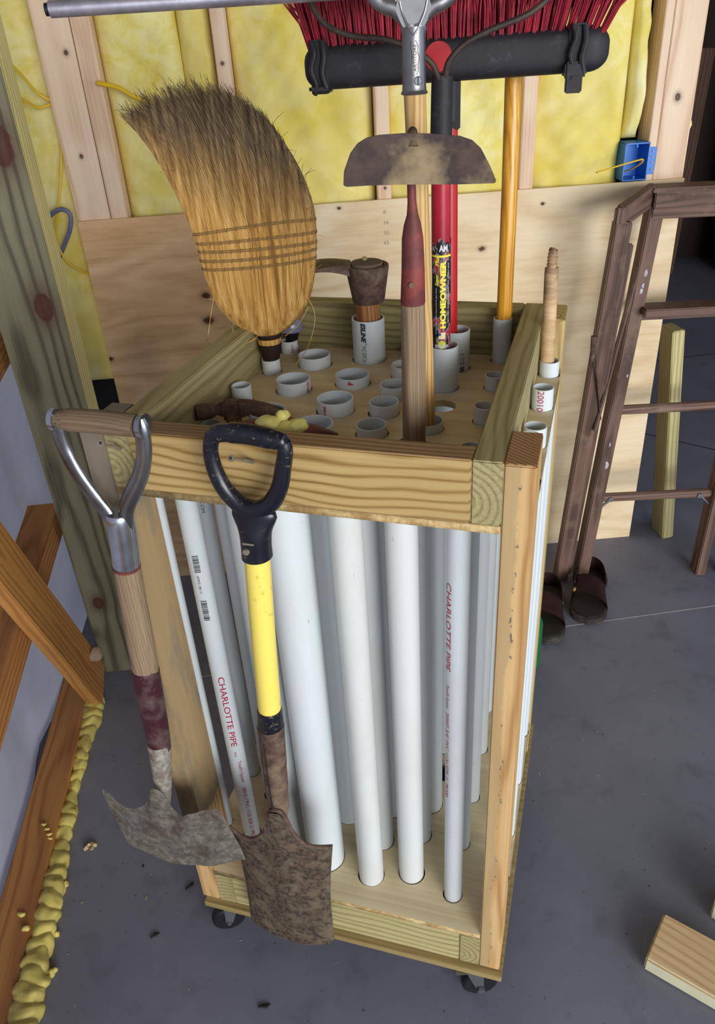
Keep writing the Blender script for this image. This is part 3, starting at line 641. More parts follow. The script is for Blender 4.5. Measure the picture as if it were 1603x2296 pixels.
tprint(25, '1.1/2', .012, ZP+.034, .45, 'inkblack', .020); tprint(25, 'GRE', .011, ZP+.011, .45, 'inkblack', .011, bold=.0005)
tprint(33, '20010', .014, ZP+.034, -.2, width=.034)
tprint(7, '10 NS', .008, ZP+.020, .9, width=.019, bold=.0003); tprint(11, 'PW-G', .008, ZP+.019, -.65, width=.018, bold=.0003)
x, y, r = PIPES[12][:3]; wrap_text('P', .013, r, face(x, y)-.1, ZP+.009, False, None, 'inkred', TUBES[12], bold=.0004)
x, y, r = PIPES[4][:3]; wrap_text('tem', .011, r, face(x, y)+.25, ZP+.002, False, None, 'inkred', TUBES[4])
tprint(29, 'PIPE', .007, ZP+.021, .35, width=.012)
tprint(10, '-', .03, ZP+.02, .8, 'inkblack', .004)
tprint(31, 'WWW.CHARLOTTEPIPE.COM', .0085, .80, .45, 'inkblack', .13)
tprint(5, '20007 1 1/2" PVC', .0085, .70, -.9, 'inkblack', .15)

# casters
def caster(x, y, a):
    e = empty('caster', (x, y, 0), a); e.parent = cart
    zt = Z0-.016
    B = nb(); box(B, (-.03, -.03, zt-.003), (.03, .03, zt), .001); lathe(B, [(.02, zt-.012), (.022, zt-.003)], 20); finish('mounting_plate', B, 'steel', e)
    B = nb()
    for s in (-1, 1): prism(B, [(-.010, zt-.012), (.026, zt-.012), (.029, .037), (.022, .029), (.014, .034)], s*.0165-.001, s*.0165+.001)
    box(B, (-.016, -.017, zt-.014), (.03, .017, zt-.011), .0005); finish('fork', B, 'steel', e)
    B = nb(); prof = [(.012, -.011), (.030, -.012), (.0345, -.009), (.0365, 0), (.0345, .009), (.030, .012), (.012, .011)]
    lathe(B, prof, 36, (0, 0, 0)); bmesh.ops.transform(B, matrix=Matrix.Translation((.022, 0, .0366)) @ Matrix.Rotation(pi/2, 4, 'X'), verts=B.verts); w = finish('wheel', B, 'rubber', e)
    B = nb(); tube(B, [(.022, -.022, .0366), (.022, .022, .0366)], .0045, 12); tube(B, [(.022, -.0245, .0366), (.022, -.019, .0366)], .0078, 6); finish('axle', B, 'steel', w)
caster(.052, .034, .52+pi); caster(W-.060, .018, .35); caster(.06, D-.05, .6); caster(W-.06, D-.05, 1.3)

# long screws in the front rail that act as hooks
def hook(x, z, hx_, hz_, hy):
    e = empty('screw', (x, 0, z)); e.parent = cart; d = Vector((hx_-x, hy, hz_-z)); B = nb()
    tube(B, [d*-.15, d*.94], .0017, 10); 
    for k in range(9): q = d*(.02+.055*k); tube(B, [q, q+d*.012], .0026, 10)
    n = d.normalized(); tube(B, [d*.9, d*.97, d], [.0017, .0046, .0046], 16); finish('screw_shank', B, 'screw', e)
    B = nb(); a = n.cross(Vector((0, 0, 1))).normalized(); b = n.cross(a)
    for v in (a+b, a-b): tube(B, [d+n*.0002-v*.0016, d+n*.0002+v*.0016], .0007, 6)
    finish('cross_recess', B, 'bug', e)
hook(.256, 1.183, .251, 1.214, -.05); hook(.061, 1.185, .070, 1.219, -.05)

# ================================================================ tools
def tool(name, lx, ly, label, cat):
    """frame standing in a tube: x to the viewer's right, y away, z up"""
    bx_, by_ = CW(lx, ly); return empty(name, (bx_, by_, 0), -atan2(bx_, by_), label, cat)
def tfin(e): return lambda name, B, mat, **k: finish(name, B, mat, e, **k)

# --- corn broom, head up
e = tool('corn_broom', .1, .444, 'upside-down corn broom with sweeping curved straw head and dirty brown tips', 'broom'); f = tfin(e)
LP = smoothpath([(-.018, 0, 1.196), (-.041, 0, 1.209), (-.063, 0, 1.228), (-.079, 0, 1.252), (-.090, 0, 1.284), (-.097, 0, 1.325), (-.1, 0, 1.366), (-.117, 0, 1.431), (-.134, 0, 1.479), (-.157, 0, 1.526), (-.184, 0, 1.560)], 6)
RP = smoothpath([(.022, 0, 1.196), (.044, 0, 1.208), (.065, 0, 1.227), (.080, 0, 1.251), (.090, 0, 1.280), (.097, 0, 1.315), (.102, 0, 1.364), (.101, 0, 1.403), (.091, 0, 1.443), (.073, 0, 1.485), (.047, 0, 1.528)], 6)
def at(P, t): i = min(len(P)-2, int(t*(len(P)-1))); q = t*(len(P)-1)-i; return P[i].lerp(P[i+1], q)
def bw(t): return .017+.010*t+.006*sin(pi*min(1, t*1.3))
def bpt(u, t, dd):
    p = at(LP, t).lerp(at(RP, t), u); p = p.copy(); p.z += .055*sin(pi*u)**.8*max(0, (t-.5)/.5)**1.9; p.x += .012*sin(pi*u)*t**3
    p.y = bw(t)*sqrt(max(0, 1-(2*u-1)**2))*dd; return p
B = nb(); rr = random.Random(5)
for k in range(4200):
    u = rr.random() if k % 4 else .5-.5*cos(pi*rr.random()); dd = -1 if rr.random() < .78 else 1; dd *= rr.uniform(.82, 1.06)
    if rr.random() < .12: dd *= rr.random()
    tend = rr.uniform(.90, 1.0) if rr.random() < .8 else rr.uniform(.72, .95)
    du = rr.uniform(-.014, .014); nseg = 15; pts = []; r0 = rr.uniform(.0005, .0009)
    for j in range(nseg+1):
        t = tend*j/nseg; w = max(0, t-.55)/.45
        uu = min(1.0, max(0.0, u+du*w)); p = bpt(uu, t, dd*(1+.14*w*rr.uniform(-1, 1)))
        p.x += rr.uniform(-.0006, .0006)*w*2; pts.append(p)
    tube(B, pts, [r0]*nseg+[r0*.35], 3, False)
    if rr.random() < .15:
        p, q = pts[-1], pts[-2]; dr = (p-q).normalized()
        for m in range(2): tube(B, [p, p+dr*rr.uniform(.006, .016)+Vector((rr.uniform(-.004, .004), rr.uniform(-.003, .003), rr.uniform(-.002, .003)))], [.0004, .0002], 3, False)
for k in range(46):   # flyaway straws
    u = rr.choice([rr.uniform(0, .1), rr.uniform(.9, 1), rr.random()]); t = rr.uniform(.3, .98); p = bpt(u, t, -1); sgn = -1 if u < .5 else 1
    d1 = Vector((sgn*rr.uniform(.2, 1)*.5, -.3*rr.random(), rr.uniform(-.1, 1))).normalized()*rr.uniform(.012, .032)
    tube(B, [p, p+d1*.5+Vector((0, 0, .002)), p+d1], [.0005, .0004, .0003], 3, False)
for P in ([(.074, -.01, 1.262), (.086, -.014, 1.235), (.084, -.012, 1.205), (.068, -.012, 1.165), (.044, -.018, 1.140)], [(.03, -.012, 1.192), (.055, -.02, 1.212), (.078, -.02, 1.245)], [(-.085, -.005, 1.272), (-.095, -.012, 1.24), (-.108, -.014, 1.196)], [(-.018, -.02, 1.196), (-.047, -.026, 1.19), (-.058, -.026, 1.2), (-.06, -.02, 1.222)], [(-.018, -.02, 1.2), (-.045, -.024, 1.184), (-.028, -.024, 1.178)]):
    tube(B, smoothpath(P, 6), .00075, 5)
f('straw_head', B, 'straw', sharp=180)
B = nb(); g = []
for j in range(25):
    t = .16+.70*j/24; g.append([bpt(.5+(.30+.13*min(1, t*2.5))*cos(a), t, 0)+Vector((0, bw(t)*.70*sin(a), 0)) for a in [2*pi*k/28 for k in range(28)]])
sheet(B, g, closed_u=True); f('straw_core', B, 'strawdark')
def tz(P, z):
    lo_, hi_ = 0, 1
    for _ in range(30):
        m_ = (lo_+hi_)/2
        if at(P, m_).z < z: lo_ = m_
        else: hi_ = m_
    return lo_
for zl, zr in ((1.376, 1.384), (1.361, 1.364), (1.348, 1.348), (1.333, 1.336), (1.319, 1.322)):
    tl_, tr_ = tz(LP, zl), tz(RP, zr)
    B = nb(); n = 64; P = []
    for k in range(n+1):
        a = 2*pi*k/n; u = .5+.5*cos(a); t = tl_+(tr_-tl_)*u
        p = bpt(min(.999, max(.001, u)), t, -1 if a < pi else 1); p.y *= 1.08; p.y += -.0012 if a < pi else .0012; p.x += .0015*(1 if u > .5 else -1)*(abs(u-.5)*2)**8; P.append(p)
    for q in (0, .0028): tube(B, [p+Vector((0, 0, q)) for p in P], .00085, 5, False)
    for k in range(13):
        u = .04+.92*k/12; t = tl_+(tr_-tl_)*u; p = bpt(u, t, -1.08); tube(B, [p+Vector((-.0012, -.0014, -.002)), p+Vector((.0012, -.0016, .0045))], .0009, 5)
    f('stitching', B, 'twine')
B = nb(); g = lambda z, rx, ry: [Vector((.002+rx*cos(2*pi*k/24), ry*sin(2*pi*k/24), z)) for k in range(24)]
sheet(B, [g(1.149, .0150, .014), g(1.158, .0175, .016), g(1.171, .0205, .0185), g(1.1790, .0215, .0195)], closed_u=True, thick=-.001); f('neck_shroud', B, 'leather')
B = nb(); sheet(B, [g(1.1890, .0216, .019), g(1.1905, .0228, .0200), g(1.1965, .0232, .0203), g(1.198, .0220, .019)], closed_u=True, thick=-.001); f('neck_band', B, 'leather')
B = nb(); sheet(B, [g(1.172, .0195, .0175), g(1.184, .0214, .0190), g(1.199, .021, .019)], closed_u=True); f('neck_straw', B, 'straw')
B = nb(); tube(B, [(.001, 0, 1.139), (.001, 0, 1.154)], .0146, 20); f('black_tape', B, 'tape')
B = nb(); tube(B, [(0, 0, .35), (0, 0, 1.14)], .012, 16); f('handle', B, 'palewood')

# --- garden hoe, blade up
e = tool('garden_hoe', .424, .180, 'old garden hoe with broad rusty half-round blade and weathered grey handle', 'hoe'); f = tfin(e)
B = nb(); tube(B, smoothpath([(.0025, 0, .40), (.003, 0, 1.00), (.0045, 0, 1.2), (.0055, 0, 1.343)], 3), [.0165]*9+[.0158], 22); f('handle', B, 'greywood')
B = nb(); tube(B, [(.0055, 0, 1.340), (.0055, 0, 1.342), (.0065, 0, 1.385), (.0065, 0, 1.424), (.0067, 0, 1.440), (.007, 0, 1.452), (.0065, 0, 1.466), (.006, 0, 1.49)], [.0158, .0164, .0150, .0136, .0108, .0072, .0056, .0052], 22); s = f('socket', B, 'rustred')
B = nb(); tube(B, [(.004, -.0145, 1.369), (.004, -.0175, 1.369)], [.0042, .0036], 12); finish('rivet', B, 'rust', s)
B = nb(); tube(B, smoothpath([(.006, 0, 1.485), (.006, .006, 1.515), (.007, .004, 1.538), (.0085, -.012, 1.546), (.009, -.030, 1.542), (.009, -.038, 1.532)], 4), [.0052]*8+[.0056]*8+[.0062]*5, 12); f('gooseneck', B, 'rust')
e2 = nb(); OUT = [(-.074, 1.488), (-.0725, 1.503), (-.064, 1.522), (-.055, 1.532), (-.044, 1.5375), (-.030, 1.5395), (.0, 1.540), (.03, 1.538), (.062, 1.534), (.076, 1.529), (.086, 1.520), (.097, 1.501), (.1045, 1.485), (.103, 1.4822), (.06, 1.4835), (.01, 1.486), (-.04, 1.487), (-.07, 1.4863)]
prism(e2, [(x, z) for x, z in OUT], -.0395, -.037, bev=.0006)
for v in e2.verts: v.co.z += .0075; v.co.y += -.10*(1.54-v.co.z)+.9*(v.co.x-.015)**2*.6
f('blade', e2, 'hoeblade')

# --- tool with cast aluminium grip
e = tool('long_handled_tool', .432, .258, 'pale wooden tool handle topped by a cast aluminium Y-shaped grip', 'tool handle'); f = tfin(e)
B = nb(); tube(B, [(.0, 0, .45), (-.001, 0, 1.135), (-.007, 0, 1.36), (-.013, 0, 1.583)], [.0125, .0125, .0128, .0138], 20); f('handle', B, 'palewood')
B = nb(); tube(B, smoothpath([(-.0135, 0, 1.579), (-.0135, 0, 1.583), (-.0135, 0, 1.588), (-.0135, 0, 1.62), (-.0130, 0, 1.650)], 2), [.0158, .0168, .0152, .0149, .0146, .0143, .0140, .0140, .0142], 26)
for s in (-1, 1):
    tube(B, smoothpath([(-.013+s*.003, 0, 1.640), (-.013+s*.007, 0, 1.655), (-.013+s*.020, 0, 1.668), (-.013+s*.036, 0, 1.674), (-.013+s*.046, 0, 1.683), (-.013+s*.050, 0, 1.70), (-.013+s*.048, 0, 1.725)], 4), [.011]*4+[.0095]*8+[.0088]*13, 16, True, .85, (0, 1, 0))
prism(B, [(-.013, 1.632), (-.027, 1.652), (-.038, 1.668), (-.030, 1.688), (.004, 1.688), (.012, 1.668), (.001, 1.652)], -.0085, .0085, bev=.003)
g_ = f('grip', B, 'alum')
B = nb()
for s in (-1, 1): tube(B, smoothpath([(-.013, -.0142, 1.641), (-.013+s*.006, -.0125, 1.650), (-.013+s*.013, -.0095, 1.664), (-.013+s*.016, -.009, 1.676)], 4), .0013, 8)
finish('cast_ridge', B, 'alum', g_)
B = nb(); tube(B, [(-.013-.048, 0, 1.722), (-.013+.048, 0, 1.722)], .013, 20); f('crossbar', B, 'palewood')
B = nb(); tube(B, [(-.0085, -.0145, 1.594), (-.0085, -.0165, 1.594)], [.0050, .0042], 16); sc = finish('slotted_screw', B, 'steel', g_)
B = nb(); box(B, (-.0091, -.0168, 1.5895), (-.0079, -.0163, 1.5985), 0); finish('screw_slot', B, 'bug', sc)
wrap_text('ARTITORE', .0058, .0146, -pi/2+.12, 1.604, False, .028, 'rust', g_, c=(-.0135, 0), lift=.0003)
B = nb(); P = []
for k in range(41):
    t = k/40; zz = 1.600+.036*t; P.append((-.0148*0-.0135+.0149*cos(-pi/2-.18-.05*sin(t*9)), .0149*sin(-pi/2-.18-.05*sin(t*9)), zz))
tube(B, P, .00025, 4); P = [(-.0135+.0149*cos(-pi/2+.42-.25*abs(2*k/40-1)**3+.05*sin(k*.4)), .0149*sin(-pi/2+.42-.25*abs(2*k/40-1)**3+.05*sin(k*.4)), 1.600+.036*k/40) for k in range(41)]; tube(B, P, .00025, 4)
finish('engraved_outline', B, 'rust', g_)

# --- bow rake with red pole and sticker
e = tool('bow_rake', .426, .420, 'bow rake with thick red pole, scuffed black printed sticker and black ferrule', 'rake'); f = tfin(e)
B = nb(); tube(B, [(-.003, 0, .45), (-.0045, 0, 1.20), (-.0053, 0, 1.52)], .0148, 26); pole = f('pole', B, 'redmetal')
B = nb(); R_ = .0151; rs = random.Random(4)
top = lambda a: 1.367+.004*sin(3*a)+.003*sin(7*a+1)
sheet(B, [[Vector((-.0045+R_*cos(a), R_*sin(a), (1.15+(top(a)-1.15)*q))) for a in [-pi-.2+2*pi*k/40*.98 for k in range(41)]] for q in [j/10 for j in range(11)]]); st = finish('sticker', B, 'label', pole)
c_ = (-.0045, 0); A = -pi/2
wrap_text('HOMEOWNER', .0115, R_, A+.22, 1.2315, False, .108, 'yellowink', st, c=c_, bold=.0006, name='lettering')
wrap_text('Plus', .0085, R_, A-.42, 1.331, False, .017, 'yellowink', st, c=c_, bold=.0003, shear=.3)
wrap_text('Super', .0075, R_, A-.47, 1.3, False, .019, 'limeink', st, c=c_, bold=.0003, shear=.3)
wrap_text('AM', .0135, R_, A+.22, 1.3575, True, .0135, 'whiteink', st, c=c_, bold=.0005, flat=True)
wrap_text('A', .0105, R_, A-.92, 1.3565, True, .007, 'whiteink', st, c=c_, flat=True)
wrap_text('lightweight durable steel tines with comfort grip', .0035, R_, A+.78, 1.24, False, .095, 'whiteink', st, c=c_)
wrap_text('professional quality hand tools for the home', .003, R_, A-.55, 1.222, False, .075, 'whiteink', st, c=c_)
wrap_text('DISTRIBUTION', .0085, R_, A+.05, 1.2005, True, .023, 'whiteink', st, c=c_, flat=True, bold=.0003, ycomp=.9)
def patch(a0, a1, z0, z1, mat, nm, dr=.0003):
    B = nb(); sheet(B, [[(c_[0]+(R_+dr)*cos(a0+(a1-a0)*k/8), (R_+dr)*sin(a0+(a1-a0)*k/8), z) for k in range(9)] for z in (z0, z1)]); finish(nm, B, mat, st)
patch(A-1.35, A+1.2, 1.3445, 1.3475, 'yellowink', 'yellow_band'); patch(A-.28, A+.45, 1.2135, 1.2245, 'cream', 'flag_sticker'); patch(A-.27, A-.02, 1.2190, 1.2240, 'blueink', 'flag_canton', .0005)
B = nb(); 
for k in range(1): sheet(B, [[(c_[0]+(R_+.0003)*cos(A+.08+q*.42*cos(a)), (R_+.0003)*sin(A+.08+q*.42*cos(a)), 1.2035+q*.0072*sin(a)) for a in [2*pi*m/24 for m in range(25)]] for q in (.02, .5, 1)])
finish('round_emblem', B, 'limeink', st)
B = nb(); tube(B, smoothpath([(-.005, 0, 1.510), (-.005, 0, 1.512), (-.0045, 0, 1.545), (-.0035, 0, 1.585), (-.003, 0, 1.592)], 2), [.0160, .0164, .0160, .0158, .0156, .0155, .0153, .0148, .010], 26); f('ferrule', B, 'blackplastic')
B = nb(); tube(B, smoothpath([(-.006, -.004, 1.575), (-.010, -.012, 1.590), (-.018, -.016, 1.606), (-.040, -.016, 1.6225), (-.078, -.014, 1.637), (-.127, -.012, 1.6445), (-.160, -.010, 1.658), (-.176, -.008, 1.676), (-.183, -.006, 1.695), (-.184, -.004, 1.715)], 5), .0041, 12)
tube(B, smoothpath([(.0, -.004, 1.575), (.001, -.012, 1.592), (.006, -.016, 1.608), (.026, -.016, 1.6265), (.061, -.014, 1.641), (.108, -.012, 1.6555), (.135, -.010, 1.673), (.150, -.008, 1.695), (.153, -.004, 1.715)], 5), .0041, 12)
f('bow_arm', B, 'darksteel')
B = nb(); box(B, (-.2, -.006, 1.712), (.17, .006, 1.730), .002)
for k in range(14): tube(B, [(-.19+.0265*k, 0, 1.72), (-.19+.0265*k, .02, 1.722), (-.19+.0265*k, .06, 1.715)], [.004, .0035, .0015], 8)
f('rake_head', B, 'darksteel')

# --- push broom
e = tool('push_broom', .431, .512, 'push broom with black block and splayed red bristles on slim red pole', 'broom'); f = tfin(e)
B = nb(); tube(B, [(-.0115, .0, .5), (-.0118, 0, 1.185), (-.0160, 0, 1.60)], .0135, 22); f('pole', B, 'red')
B = nb(); tube(B, [(-.015, .0, 1.525), (-.015, 0, 1.59)], .0160, 20); box(B, (-.0145, -.0125, 1.513), (.0020, -.004, 1.580), .002); f('pole_bracket', B, 'blackplastic')
# block: rounded bar, front face broad, seen nearly face-on
def blk(x): 
    t = (x+.232)/.445; zc = 1.6065+.0035*t; hh = .0310-.0012*t; end = min(1, min(x+.232, .213-x)/.030); end = sqrt(max(0, 1-(1-end)**2)) if end < 1 else 1
    return zc, hh*(.25+.75*end), .030*(.3+.7*end)
g = []
for i in range(61):
    x = -.232+.445*(i/60) ; 
    if i < 8: x = -.232+.030*(1-cos(pi/2*i/8))
    if i > 52: x = .213-.030*(1-cos(pi/2*(60-i)/8))
    if 8 <= i <= 52: x = -.202+.385*(i-8)/44
    zc, hh, dd = blk(x); g.append([Vector((x, dd*math.copysign(abs(cos(a))**.6, cos(a)), zc+hh*math.copysign(abs(sin(a))**.6, sin(a)))) for a in [2*pi*k/28 for k in range(28)]])
B = nb(); sheet(B, g, closed_u=True); bmesh.ops.holes_fill(B, edges=[q for q in B.edges if q.is_boundary]); f('block', B, 'blackplastic', sharp=60)
B = nb(); tube(B, [(-.031, -.0285, 1.612), (-.031, -.0315, 1.612)], .0195, 28); f('red_insert', B, 'red')
for (x0, zt, n_) in [(-.207, 1.640, 0), (.165, 1.645, 1)]:
    B = nb(); box(B, (x0-.012, -.036, 1.572), (x0+.014, .034, 1.6425), .004)
    tube(B, smoothpath([(x0-.008, -.037, 1.640), (x0-.004, -.040, 1.625), (x0-.010, -.040, 1.605), (x0-.004, -.040, 1.585), (x0-.008, -.036, 1.572)], 4), .0035, 8)
    tube(B, smoothpath([(x0+.008, -.037, 1.640), (x0+.010, -.041, 1.62), (x0+.006, -.041, 1.60), (x0+.011, -.040, 1.58)], 4), .0045, 8)
    if n_: box(B, (x0-.016, -.044, 1.576), (x0+.012, -.034, 1.596), .003); box(B, (x0-.014, -.040, 1.556), (x0+.010, -.032, 1.580), .002)
    else: box(B, (x0-.016, -.042, 1.573), (x0+.018, -.034, 1.586), .004)
    f('corner_clamp', B, 'blackplastic')
B = nb(); rr = random.Random(8)
for row in (-.018, .0, .018):
    for k in range(37):
        x = -.214+.414*k/36+.003*row/.018; zc, hh, dd = blk(x); z0 = zc+hh*.6; t = (x+.01)/.22
        lean = .025*t**3+(.006*rr.uniform(-1, 1))+(.02*max(0, t-.8) if t > 0 else 0); tl = Vector((lean+.022*max(0, t)**2, row*.5, .088)).normalized()
        L = .074+rr.uniform(-.004, .004)-.010*max(0, -t-.5)
        for m in range(34):
            a = rr.random()*6.28; q = sqrt(rr.random()); o_ = Vector((cos(a)*q*.0042, sin(a)*q*.005, 0)); s = o_*rr.uniform(.5, 1.1)
            p0 = Vector((x, row, z0))+o_; ext = Vector((rr.uniform(-.003, .003), 0, 0))
            if (k == 0 or k == 36) and rr.random() < .4: ext.x += (-1 if k == 0 else 1)*rr.uniform(.002, .018)
            tube(B, [p0, p0+tl*L*.5+s*.3, p0+tl*(L+rr.uniform(-.004, .004))+s+ext], [.0011, .0010, .0009], 3, False)
f('bristles', B, 'bristle', sharp=180)

# --- yellow handle
e = tool('wooden_pole', .506, .56, 'varnished yellow wooden handle standing in the back right tube behind the push broom', 'pole'); f = tfin(e)
B = nb(); tube(B, [(.002, 0, .5), (.002, 0, 1.2), (.0015, 0, 1.42), (-.0012, .028, 1.64)], [.0135, .0135, .0133, .0132], 22); f('shaft', B, 'yellowwood')
B = nb(); lathe(B, [(.0001, 1.6515), (.008, 1.649), (.0132, 1.64), (.0133, 1.62)], 22, (-.0012, .028, 0)); f('rounded_end', B, 'yellowwood')

# --- spotted stick
e = tool('threaded_stick', .5955, .504, 'speckled bare wooden stick with a broken threaded tip in the outer right row', 'stick'); f = tfin(e)
B = nb(); tube(B, [(-.001, 0, .6), (-.004, 0, 1.142), (-.0083, 0, 1.300), (-.0085, 0, 1.3065)], [.0115, .0116, .0113, .0108], 20); f('shaft', B, 'birch')
B = nb(); P = []
for k in range(27): P.append((-.0085+.0002*k*.1, 0, 1.305+.0011*k))
tube(B, P, [.0074+.0011*(1 if (k % 5) < 3 else -.3)-.00012*max(0, k-16) for k in range(27)], 18); blob(B, (-.0085, 0, 1.334), .0058, (1, 1, .8), 2, .5, 3); f('threaded_tip', B, 'birch')

# --- mattock
e = tool('grub_hoe', .263, .535, 'heavy grub hoe head with conical black eye and flat blade pointing left', 'hoe'); f = tfin(e)
B = nb(); tube(B, [(.001, 0, .6), (.001, 0, 1.235), (.0025, 0, 1.3)], [.0225, .0222, .026], 26); f('handle', B, 'malletwood')
B = nb(); prof = [(.0275, 1.232), (.0295, 1.236), (.0300, 1.240), (.0385, 1.292), (.0382, 1.297), (.0365, 1.2985), (.0305, 1.2975), (.029, 1.29), (.0265, 1.235)]
lathe(B, prof, 36, (.003, 0, 0), True); f('eye', B, 'rust')
B = nb(); lathe(B, [(.0292, 1.275), (.0292, 1.3005), (.0280, 1.3025), (.0001, 1.3035)], 36, (.002, .001, 0)); f('handle_end', B, plain('dusty grey handle end', '6b5a4b', .9))
B = nb(); g = []
for i in range(11):
    t = i/10; x = -.026-.072*t; w = .020+.012*t; z = 1.3015-.002*t+.003*sin(pi*t); h = .014*(1-t)**1.5+.0045
    g.append([Vector((x, -w, z-h)), Vector((x, -w, z)), Vector((x, w+.012*t, z+.001)), Vector((x, w+.012*t, z-h))])
sheet(B, g, closed_u=True); bmesh.ops.holes_fill(B, edges=[q for q in B.edges if q.is_boundary]); f('flat_blade', B, 'rust', sharp=50)
B = nb(); box(B, (-.006, .004, 1.303), (.004, .012, 1.310), .002, Matrix.Translation((0, 0, 0))); f('leaf_scrap', B, 'railgreen')

# --- cup tool
e = tool('cup_plunger', .096, .552, 'small cloudy plastic cup on black rubber collar, half hidden behind corn broom', 'plunger'); f = tfin(e)
B = nb(); lathe(B, [(.0105, 1.10), (.0110, 1.146), (.0150, 1.160), (.0215, 1.1655)], 26, (.006, 0, 0)); f('rubber_collar', B, 'gasket')
B = nb(); lathe(B, [(.0235, 1.166), (.0242, 1.168), (.0205, 1.184), (.013, 1.196), (.008, 1.204)], 28, (.006, 0, 0)); f('cup', B, 'clear')

# --- claw hammer and rusty hatchet lying in the front tubes
e = tool('claw_hammer', .091, .201, 'dark claw hammer hanging head-up in a front left tube', 'hammer'); f = tfin(e)
zc = 1.153
B = nb(); tube(B, smoothpath([(-.0185, -.004, zc+.001), (-.0170, -.004, zc+.001), (.002, -.003, zc), (.012, -.002, zc), (.020, 0, zc-.001), (.034, 0, zc-.002)], 3), [.0105, .0122, .0125, .0125, .0125, .0122, .0118, .0112, .0095, .0082, .0085, .0095, .0115, .0125, .0128, .0128], 24)
box(B, (.022, -.0135, zc-.022), (.052, .0135, zc+.012), .005)
f('hammer_head', B, 'rust')
B = nb()
for s in (-1, 1):
    g = []
    for i in range(12):
        t = i/11; x = .048+.073*t; w0, w1 = s*.001+s*.0, s*(.012+.003*t); zz = zc+.009-.026*t**1.5-.002*t; h = .020*(1-t)+.004
        g.append([Vector((x, w0+s*.0015*t, zz-h)), Vector((x, w0+s*.0015*t, zz)), Vector((x, w1, zz-.001)), Vector((x, w1, zz-h))])
    sheet(B, g, closed_u=True); bmesh.ops.holes_fill(B, edges=[q for q in B.edges if q.is_boundary])
f('claw', B, 'rust', sharp=50)
B = nb(); tube(B, [(.036, 0, .85), (.037, 0, 1.0), (.0375, 0, zc-.01)], [.0125, .0135, .0125], 18); 
hn = f('handle', B, 'malletwood'); 
for o_ in e.children: pass
e.location.x -= 0.0
e = tool('hatchet', .252, .086, 'rusty brown hatchet head with a blob of yellow foam behind the front rail', 'hatchet'); f = tfin(e)
B = nb(); g = []
zt = 1.200
for i in range(19):
    t = i/18; x = -.045+.133*t
    top_ = zt+.004*sin(pi*min(1, t*1.6))-.040*max(0, t-.48)**1.15*1.55; h = .012+.03*sin(pi*min(1, t*1.05)); w = .0125*(1-max(0, t-.45)*1.5)+.001; w = max(w, .002)
    g.append([Vector((x, -w, top_-h)), Vector((x, -w, top_-.002)), Vector((x, -w*.8, top_)), Vector((x, w*.8, top_)), Vector((x, w, top_-.002)), Vector((x, w, top_-h))])
sheet(B, g, closed_u=True); bmesh.ops.holes_fill(B, edges=[q for q in B.edges if q.is_boundary]); f('hatchet_head', B, 'rustred', sharp=50)
B = nb(); blob(B, (-.005, -.004, zt+.000), .0160, (1.1, 1, .7), 3, .16, 21); blob(B, (.028, -.008, zt-.007), .0150, (1.2, 1, .7), 3, .14, 22); blob(B, (.014, .002, zt+.006), .0105, (1, 1, .8), 3, .18, 23); blob(B, (.012, -.011, zt-.007), .0145, (1.5, 1, .7), 3, .15, 24)
f('foam_blob', B, 'foampale', sharp=180)
B = nb(); tube(B, [(.0, 0, .8), (0, 0, zt)], .0135, 16); f('handle', B, 'malletwood')

# --- galvanised conduit lying across the rake arms
B = nb(); tube(B, [(-.398, 0, 0), (.14, 0, 0)], .0098, 24); 
e = empty('metal_conduit', (0, WD, 0), WY, 'grey galvanised metal tube lying level across the very top left', 'pipe')
o = finish('conduit_tube', B, 'galv', e); o.location = (0, -1.125, 1.6945)
B = nb(); tube(B, [(-.4035, 0, 0), (-.396, 0, 0)], .0074, 20); q = finish('end_plug', B, 'gasket', e); q.location = (0, -1.125, 1.6945)

# ================================================================ shovels hanging on the front rail
def hung(name, ox, oy, label, cat):
    w_ = CW(ox, oy); e = empty(name, (w_[0], w_[1], 0), CYAW, label, cat)
    return e, tfin(e), (lambda x, y, z: Vector((x-ox, y-oy, z)))
def polyl(P, u):
    us = [p[0] for p in P]
    for i in range(len(P)-1):
        if u <= us[i+1] or i == len(P)-2:
            k = min(1, max(0, (u-us[i])/max(1e-6, us[i+1]-us[i]))); return Vector(P[i][1]).lerp(Vector(P[i+1][1]), k)
e, f, Q = hung('square_shovel', .25, -.04, 'square-mouth shovel with black D-grip and bright yellow shaft hanging on front rail', 'shovel')
B = nb(); y0 = -.036
loop = smoothpath([Q(.2245, y0, 1.236), Q(.2180, y0, 1.218), Q(.2180, y0, 1.194), Q(.2250, y0, 1.167), Q(.2380, y0, 1.147), Q(.2540, y0, 1.1350), Q(.2720, y0, 1.1340), Q(.2910, y0, 1.147), Q(.3050, y0, 1.171), Q(.3130, y0, 1.200), Q(.3180, y0, 1.222), Q(.3160, y0, 1.234)], 6)
tube(B, loop, [.0100+.0032*max(0, 1-abs(k/(len(loop)-1)-.5)*2.6) for k in range(len(loop))], 20, True, .92, (0, 1, 0))
tube(B, smoothpath([Q(.2235, y0, 1.2335), Q(.232, y0, 1.2395), Q(.25, y0, 1.2415), Q(.272, y0, 1.2415), Q(.296, y0, 1.2385), Q(.312, y0, 1.2355), Q(.319, y0, 1.2305)], 5), [.0100]*4+[.0120]*6+[.0135]*12+[.0125]*5+[.0105]*4, 20, True, .92, (0, 1, 0))
